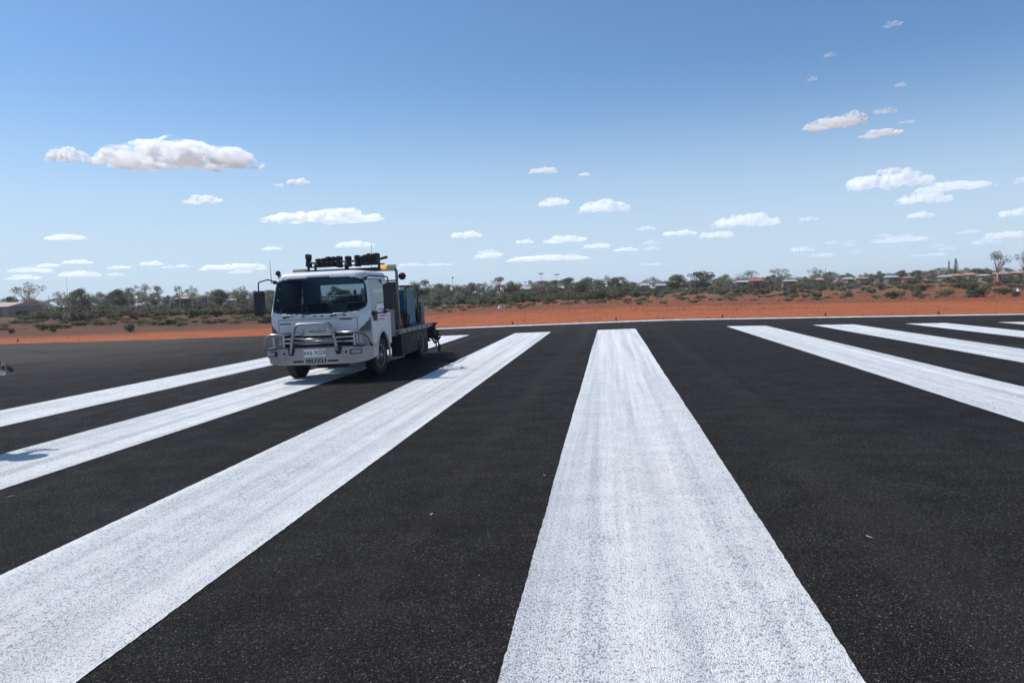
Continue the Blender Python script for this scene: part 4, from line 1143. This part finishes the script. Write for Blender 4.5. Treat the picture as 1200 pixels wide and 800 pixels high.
# --- chassis, underbody
bm = bmesh.new()
for s in (-1, 1): box(bm, s*.42-.035, s*.42+.035, -.9, 5.2, .52, .72)
tube(bm, [(-.75, 0, .40), (.75, 0, .40)], .05, 8); tube(bm, [(-.75, WB, .40), (.75, WB, .40)], .06, 8)
lathe(bm, [(0, -.16), (.12, -.12), (.17, 0), (.12, .12), (0, .16)], 16, 'Y', (0, WB, .40))
box(bm, -.35, .35, -.7, .6, .42, .75, bev=.04); box(bm, -.2, .2, .6, 1.4, .45, .68, bev=.04); tube(bm, [(0, 1.4, .5), (0, WB, .42)], .045, 8)
box(bm, -.05, .55, -1.15, -.9, .28, .37); box(bm, -.8, .8, -1.1, -.95, .40, .50)
part('chassis', bm, M['chassis'])
for s in (-1, 1):
    bm = bmesh.new(); box(bm, s*.90-.13, s*.90+.13, 1.65, 3.45, .24, .74, bev=.02)
    tb = part('toolbox', bm, M['chassis'])
    bm = bmesh.new(); box(bm, s*1.035-.006, s*1.035+.006, 1.9, 3.2, .30, .68, bev=.004); box(bm, s*1.045-.01, s*1.045+.01, 2.5, 2.6, .55, .58); part('lid', bm, M['chassis'], tb)
    bm = bmesh.new()
    lathe(bm, [(.50, -.17), (.50, .17), (.485, .17), (.485, -.17)], 36, 'X', (s*.86, WB, .40)); bmesh.ops.delete(bm, geom=[v for v in bm.verts if v.co.z < .45], context='VERTS')
    box(bm, s*.86-.20, s*.86+.20, WB+.50, WB+.512, .12, .80)
    part('mudguard', bm, M['grey'])
# --- behind-cab cupboard
bm = bmesh.new(); box(bm, -1.0, 1.0, .86, 1.22, .74, 1.52, bev=.015)
cb = part('locker', bm, M['grey'])
for z in (1.0, 1.26):
    bm = bmesh.new(); box(bm, -.98, .98, .854, .859, z-.004, z+.004); box(bm, 1.0, 1.006, .88, 1.20, z-.006, z+.006); part('seam', bm, M['seam'], cb)
# --- tray
bm = bmesh.new(); box(bm, -1.05, 1.05, 1.24, 5.25, .80, .85)
for y in [1.4+.42*k for k in range(10)]: box(bm, -1.0, 1.0, y-.03, y+.03, .72, .797)
tray = part('tray', bm, M['grey'])
for s in (-1, 1):
    bm = bmesh.new(); box(bm, s*1.07-.018, s*1.07+.018, 1.24, 5.25, .775, .875, bev=.004)
    part('side_rail', bm, M['alloyd'], tray)
    bm = bmesh.new()
    for y in [1.4+.6*k for k in range(7)]: box(bm, s*1.092-.006, s*1.092+.006, y-.04, y+.04, .80, .85)
    part('rope_hook', bm, M['black'], tray)
# --- headboard frame and roof rack
bm = bmesh.new()
for s in (-1, 1):
    tube(bm, rpath([(s*1.05, 1.40, .86), (s*1.05, 1.40, 2.25), (0, 1.40, 2.265)], .05, 4)[:-1]+[Vector((0, 1.40, 2.265))], .032, 10)
    tube(bm, [(s*1.05, 1.72, .87), (s*1.05, 1.42, 1.25)], .02, 8)
for z in (1.3, 1.7, 2.0): tube(bm, [(-1.05, 1.40, z), (1.05, 1.40, z)], .018, 8)
frame = part('headboard', bm, M['alloyd'])
bm = bmesh.new()
for k in range(13): tube(bm, [(-.96+.16*k, 1.40, .87), (-.96+.16*k, 1.40, 1.70)], .010, 6)
part('guard_bars', bm, M['grey'], frame)
RZ = 2.275; RY = 1.0
bm = bmesh.new()
tube(bm, [(-1.02, RY, RZ), (1.06, RY, RZ)], .030, 8); tube(bm, [(-1.02, RY, RZ), (-1.04, 1.40, 2.25)], .025, 8); tube(bm, [(1.02, RY, RZ), (1.04, 1.40, 2.25)], .025, 8)
tube(bm, [(-.86, RY, RZ+.19), (.78, RY, RZ+.19)], .022, 8); tube(bm, [(-.86, RY+.1, RZ+.10), (.86, RY+.1, RZ+.10)], .016, 8)
for x in (-.86, -.70, 0.02, .76): tube(bm, [(x, RY, RZ), (x, RY, RZ+.19)], .03 if abs(x) > .1 else .05, 8)
tube(bm, [(.74, RY, RZ+.20), (.93, RY+.1, RZ+.25)], .03, 8)
for x in (-.55, .58): tube(bm, [(x, RY, RZ), (x, RY-.25, 2.19)], .014, 6); tube(bm, [(x, RY, RZ), (x, RY+.28, 2.31)], .014, 6)
rack = part('roof_rack', bm, M['black'])
rp = random.Random(3)
xsp = [(-.84, .10, .30, .06), (-.60, .13, .19, .0), (-.48, .13, .20, .0), (-.37, .13, .22, .02), (-.26, .12, .21, .02), (-.135, .12, .27, .0), (.07, .12, .25, .0), (.285, .12, .27, .0), (.40, .13, .22, .0), (.48, .13, .25, .01), (.56, .13, .26, .03), (.64, .13, .26, .02), (.72, .12, .26, .03)]
for (x, w_, h_, dz) in xsp:
    bm = bmesh.new(); z = RZ+.19+dz; d = .13
    for yy in (RY-.10, RY+.06):
        top, bot = z+h_*.46, z-h_*.48
        lathe(bm, [(0, bot), (w_*.40, bot), (w_*.46, bot+.03), (w_*.44, z-.05), (w_*.34, z-.03), (w_*.34, z+.02), (w_*.46, z+.035), (w_*.47, top-.02), (w_*.35, top), (0, top)], 14, 'Z', (x, yy, 0))
    part('spray_canister', bm, M['black'], rack)
for s in (-1, 1):
    bm = bmesh.new(); x = s*.95 if s > 0 else -1.06
    box(bm, x-.15, x+(.15 if s < 0 else -.01), RY-.08, RY+.08, RZ-.02, RZ+.065, bev=.03)
    bc = part('beacon', bm, M['amber'] if s > 0 else M['cream_lens'], label='lit amber beacon' if s > 0 else 'unlit cream beacon')
    bm = bmesh.new(); box(bm, x-.13, x+.13, RY-.06, RY+.06, RZ-.06, RZ-.018, bev=.01); 
    if s > 0: box(bm, x-.012, x+.19, RY-.085, RY+.085, RZ-.03, RZ+.072, bev=.03)
    part('base', bm, M['cream_lens'] if s > 0 else M['grey'], bc)
bm = bmesh.new(); lathe(bm, [(0, -.05), (.07, -.04), (.085, 0), (.085, .03), (0, .04)], 16, 'Y', (1.17, 1.42, 2.09)); tube(bm, [(1.05, 1.42, 2.09), (1.13, 1.42, 2.09)], .015, 6)
part('work_lamp', bm, M['black'])
# --- paint equipment on the tray
bm = bmesh.new(); box(bm, .05, .96, 2.5, 3.7, .90, 1.80, bev=.05); lathe(bm, [(.12, 1.76), (.12, 1.83), (0, 1.83)], 16, 'Z', (.48, 3.1, 0))
tk = part('paint_tank', bm, M['tank'], smooth=False)
bm = bmesh.new()
for (x, y) in ((.0, 2.44), (1.0, 2.44), (.0, 3.76), (1.0, 3.76)): tube(bm, [(x, y, .85), (x, y, 1.88)], .022, 6)
for z in (.90, 1.88): tube(bm, [(0, 2.44, z), (1.0, 2.44, z), (1.0, 3.76, z), (0, 3.76, z)], .022, 6, closed=True)
part('frame', bm, M['black'], tk)
bm = bmesh.new(); lathe(bm, [(0, .86), (.30, .86), (.31, .9), (.31, 1.55), (.27, 1.66), (.1, 1.72), (.08, 1.80), (0, 1.80)], 24, 'Z', (.62, 2.05, 0)); lathe(bm, [(0, .86), (.30, .86), (.31, .9), (.31, 1.55), (.27, 1.66), (.1, 1.72), (0, 1.74)], 24, 'Z', (-.55, 2.05, 0))
tube(bm, rpath([(.62, 2.05, 1.7), (.62, 2.05, 1.95), (.9, 1.8, 1.95), (.9, 1.7, 1.2)], .08), .03, 8)
part('pressure_pot', bm, M['tankdark'])
bm = bmesh.new(); box(bm, .60, .92, 1.75, 2.05, 1.80, 1.98, bev=.03); tube(bm, [(.76, 1.9, 1.5), (.76, 1.9, 1.85)], .03, 8); part('control_box', bm, M['black'])
bm = bmesh.new()
for q, r in ((.0, .27), (.03, .24), (.06, .27)): 
    tube(bm, [(.95+q*0, 4.1+r*math.cos(t), 1.18+r*math.sin(t)) for t in [2*PI*k/24 for k in range(24)]], .03, 6, closed=True)
lathe(bm, [(0, .6), (.12, .6), (.12, .95), (0, .95)], 16, 'X', (0, 4.1, 1.18)); box(bm, .62, .66, 3.8, 4.4, .86, 1.5); box(bm, .97, 1.0, 4.07, 4.13, .86, 1.2)
part('hose_reel', bm, M['black'])
bm = bmesh.new(); lathe(bm, [(0, .86), (.28, .86), (.29, .88), (.29, 1.45), (.27, 1.48), (0, 1.48)], 24, 'Z', (.68, 4.75, 0)); part('drum', bm, M['grey'])
bm = bmesh.new(); box(bm, -.95, -.1, 2.4, 3.6, .88, 1.45, bev=.04); box(bm, -.8, -.3, 2.7, 3.3, 1.45, 1.7, bev=.05); tube(bm, [(-.5, 3.3, 1.6), (-.5, 3.3, 1.85)], .04, 8); part('compressor', bm, M['chassis'])
rr_ = random.Random(8)
bm = bmesh.new()
for k in range(9):
    y = 1.6+.13*k; tube(bm, rpath([(.98, y, .88), (1.0+rr_.uniform(-.05, .03), y+rr_.uniform(-.1, .2), 1.15+rr_.uniform(0, .35)), (.75, y+.25, 1.05+rr_.uniform(0, .3)), (.6, y+.3, .9)], .12), .018, 6)
part('hoses', bm, M['black'])
# --- spray carriage hanging off the back
bm = bmesh.new()
box(bm, -1.1, 1.15, 5.27, 5.62, .80, .86); 
for x in (-.9, 0, .9): tube(bm, [(x, 5.3, .80), (x, 5.45, .35), (x, 5.75, .35)], .025, 6)
tube(bm, [(-1.0, 5.5, .45), (1.20, 5.5, .45)], .03, 8); tube(bm, [(-1.0, 5.62, .62), (1.2, 5.62, .62)], .022, 8)
for k in range(9):
    x = -.9+.25*k; tube(bm, rpath([(x, 5.5, .62), (x+.06, 5.6, .5), (x-.03, 5.7, .35), (x, 5.6, .2)], .05), .02, 6); box(bm, x-.05, x+.05, 5.55, 5.66, .36, .52, bev=.01)
for k in range(16):
    x = -.95+.14*k; a = rr_.uniform(-.08, .08)
    tube(bm, rpath([(x, 5.3, .82), (x+a, 5.4+rr_.uniform(0, .2), .7), (x-a, 5.5+rr_.uniform(-.1, .25), .45), (x+a, 5.45+rr_.uniform(0, .3), .28)], .06), rr_.uniform(.012, .03), 6)
box(bm, .70, 1.12, 5.30, 5.55, .52, .80, bev=.03); box(bm, .2, .5, 5.30, 5.5, .4, .7, bev=.03); box(bm, -.9, -.3, 5.30, 5.55, .45, .78, bev=.03)
lathe(bm, [(0, .95), (.09, .95), (.10, .97), (.10, 1.12), (0, 1.13)], 14, 'X', (0, 5.62, .50))
cg = part('spray_carriage', bm, M['chassis'])
for x in (.75, 1.15, -.9):
    bm = bmesh.new(); lathe(bm, [(0, -.03), (.05, -.03), (.10, -.028), (.115, -.015), (.115, .015), (.10, .028), (.05, .03), (0, .03)], 20, 'X', (x, 5.78, .125)); tube(bm, [(x, 5.78, .125), (x, 5.6, .45)], .02, 6); part('caster', bm, M['rubber'], cg)

# ------------------------------------------------------------------ person just outside the left edge, one hand reaching in
def skin_mesh(name, verts, edges, radii, mats, sub=2, root=0):
    me = bpy.data.meshes.new(name); me.from_pydata([Vector(v) for v in verts], edges, [])
    o = bpy.data.objects.new(name, me); C.objects.link(o)
    sk = o.modifiers.new('skin', 'SKIN'); 
    for i, r in enumerate(radii):
        r2 = r if isinstance(r, tuple) else (r, r); me.skin_vertices[0].data[i].radius = r2
        me.skin_vertices[0].data[i].use_root = (i == root)
    ss = o.modifiers.new('smooth', 'SUBSURF'); ss.levels = sub; ss.render_levels = sub
    dg = bpy.context.evaluated_depsgraph_get(); dg.update()
    m2 = bpy.data.meshes.new_from_object(o.evaluated_get(dg)); bpy.data.objects.remove(o)
    m2.materials.clear()
    for m in mats: m2.materials.append(m)
    for p in m2.polygons: p.use_smooth = True
    return m2
SK = mat('skin_brown', (.085, .040, .028), .6); CLN = mat('navy_cloth', (.016, .02, .035), .85); CLK = mat('khaki_cloth', (.12, .10, .07), .9)
HAT = mat('straw_hat', (.42, .34, .2), .85); BOOT = mat('boot_leather', (.07, .035, .02), .6); HAIR = mat('hair_dark', (.02, .015, .01), .8)
# local frame: faces +x, feet at origin
V, Ed, Rd = [], [], []
def addv(co, r, par=None):
    V.append(co); Rd.append(r); i = len(V)-1
    if par is not None: Ed.append((par, i))
    return i
pel = addv((0, 0, .95), (.13, .155)); wst = addv((0, 0, 1.10), (.115, .14), pel); chs = addv((.0, 0, 1.28), (.125, .17), wst); shb = addv((0, 0, 1.42), (.10, .15), chs)
nk = addv((.01, 0, 1.52), .058, shb); hb = addv((.02, 0, 1.60), (.085, .075), nk); hm = addv((.035, 0, 1.68), (.10, .08), hb); ht = addv((.02, 0, 1.76), (.075, .062), hm)
for s in (1, -1):
    hp = addv((0, s*.10, .88), .095, pel); kn = addv((.03, s*.12, .50), .062, hp); an = addv((-.01 if s > 0 else .05, s*.13, .11), .045, kn)
    ft = addv((.10, s*.14, .05), (.045, .04), an); addv((.20, s*.145, .04), (.035, .03), ft)
# arms: right arm (s=-1, nearer the camera) reaches forward; left arm hangs
HANDW = Vector((-7.17, 8.36, 0.98)); PL = Vector((-7.70, 8.03, gz(-7.7)))
def tol(wv): return Vector((wv.x-PL.x, wv.y-PL.y, wv.z-PL.z))
hand = Vector((HANDW.x-PL.x, HANDW.y-PL.y, .98))
sL = addv((0, .19, 1.40), .062, shb); el = addv((.17, .27, 1.17), .046, sL); wr = addv(tuple(hand-Vector((.10, .015, -.045))), .030, el)
sR = addv((0, -.19, 1.40), .062, shb); eR = addv((-.03, -.25, 1.13), .046, sR); wR = addv((.03, -.27, .90), .030, eR)
def fingers(wi, base, fwd, side, curl, thumb_side):
    up_ = fwd.cross(side).normalized()
    pm = addv(tuple(base+fwd*.045), (.028, .022), wi)
    for k, (o_, L) in enumerate(((-.033, .070), (-.011, .080), (.011, .075), (.033, .060))):
        b0 = addv(tuple(base+fwd*.085+side*o_), .0098, pm)
        b1 = addv(tuple(base+fwd*(.085+L*.45)+side*o_*1.1-up_*curl*.3*L), .0088, b0)
        b2 = addv(tuple(base+fwd*(.085+L*.78)+side*o_*1.1-up_*curl*.8*L), .0080, b1)
        addv(tuple(base+fwd*(.085+L*.98)+side*o_*1.1-up_*curl*1.25*L), .0068, b2)
    t0 = addv(tuple(base+fwd*.03+side*thumb_side*.034), .012, pm)
    t1 = addv(tuple(base+fwd*.06+side*thumb_side*.05-up_*.018), .0105, t0); addv(tuple(base+fwd*.09+side*thumb_side*.042-up_*.036), .009, t1)
fd = Vector((.93, .10, -.26)).normalized(); sdv = Vector((-.1, 1, 0)).normalized(); fingers(wr, hand-Vector((.09, .015, -.04)), fd, sdv, .55, -1)
fingers(wR, Vector((.035, -.272, .885)), Vector((.15, 0, -1)).normalized(), Vector((1, 0, .15)).normalized(), .3, 1)
me = skin_mesh('person', V, Ed, Rd, [SK, CLN, CLK, BOOT], 2)
for p in me.polygons:
    c = p.center
    if c.z < .13: p.material_index = 3
    elif c.z < 1.0 and abs(c.y) < .24 and c.x < .25 and not (c.y < -.215): p.material_index = 2
    elif c.z < 1.50 and (c.z > 1.0 and (c.x < hand.x-.07)): p.material_index = 1
    elif c.y < -.19 and c.z > .90: p.material_index = 1
    elif c.y > .1 and c.x < hand.x-.07 and c.z > .9: p.material_index = 1
pers = bpy.data.objects.new('person', me); C.objects.link(pers); pers.location = PL
tag(pers, 'person in dark sleeve at the left edge, only one brown hand reaching into view', 'person')
bm = bmesh.new(); lathe(bm, [(0, 1.845), (.07, 1.84), (.095, 1.80), (.105, 1.735), (.19, 1.715), (.20, 1.72), (.185, 1.73), (.11, 1.75)], 28, 'Z', (.02, 0, 0)); o = mesh_obj('hat', bm, HAT, pers, True)
bm = bmesh.new(); lathe(bm, [(.09, 1.62), (.098, 1.66), (.10, 1.74)], 24, 'Z', (.0, 0, 0)); bmesh.ops.delete(bm, geom=[v for v in bm.verts if v.co.x > .03], context='VERTS'); mesh_obj('hair', bm, HAIR, pers, True)
bm = bmesh.new()
for s in (1, -1):
    r = bmesh.ops.create_icosphere(bm, subdivisions=2, radius=.012)
    for v in r['verts']: v.co += Vector((.122, s*.030, 1.68))
    r = bmesh.ops.create_icosphere(bm, subdivisions=2, radius=.028)
    for v in r['verts']: v.co = Vector((v.co.x*.6, v.co.y*.35, v.co.z))+Vector((.02, s*.083, 1.665))
r = bmesh.ops.create_icosphere(bm, subdivisions=2, radius=.018)
for v in r['verts']: v.co = Vector((v.co.x*1.2, v.co.y*.8, v.co.z*1.5))+Vector((.133, 0, 1.652))
r = bmesh.ops.create_icosphere(bm, subdivisions=2, radius=.02)
for v in r['verts']: v.co = Vector((v.co.x*.5, v.co.y*1.2, v.co.z*.35))+Vector((.122, 0, 1.61))
mesh_obj('face', bm, SK, pers, True)
# the white roll held under the hand and the thin wand whose shadow lies on the paint
bm = bmesh.new(); a = hand+Vector((-.36, .0, -.055)); b = hand+Vector((-.065, .01, -.065)); tube(bm, [a, b], [.03, .024], 16)
o = mesh_obj('paper_roll', bm, M['plate'], None, True); o.location = PL; tag(o, 'white rolled paper held below the brown hand at the left edge', 'paper roll')
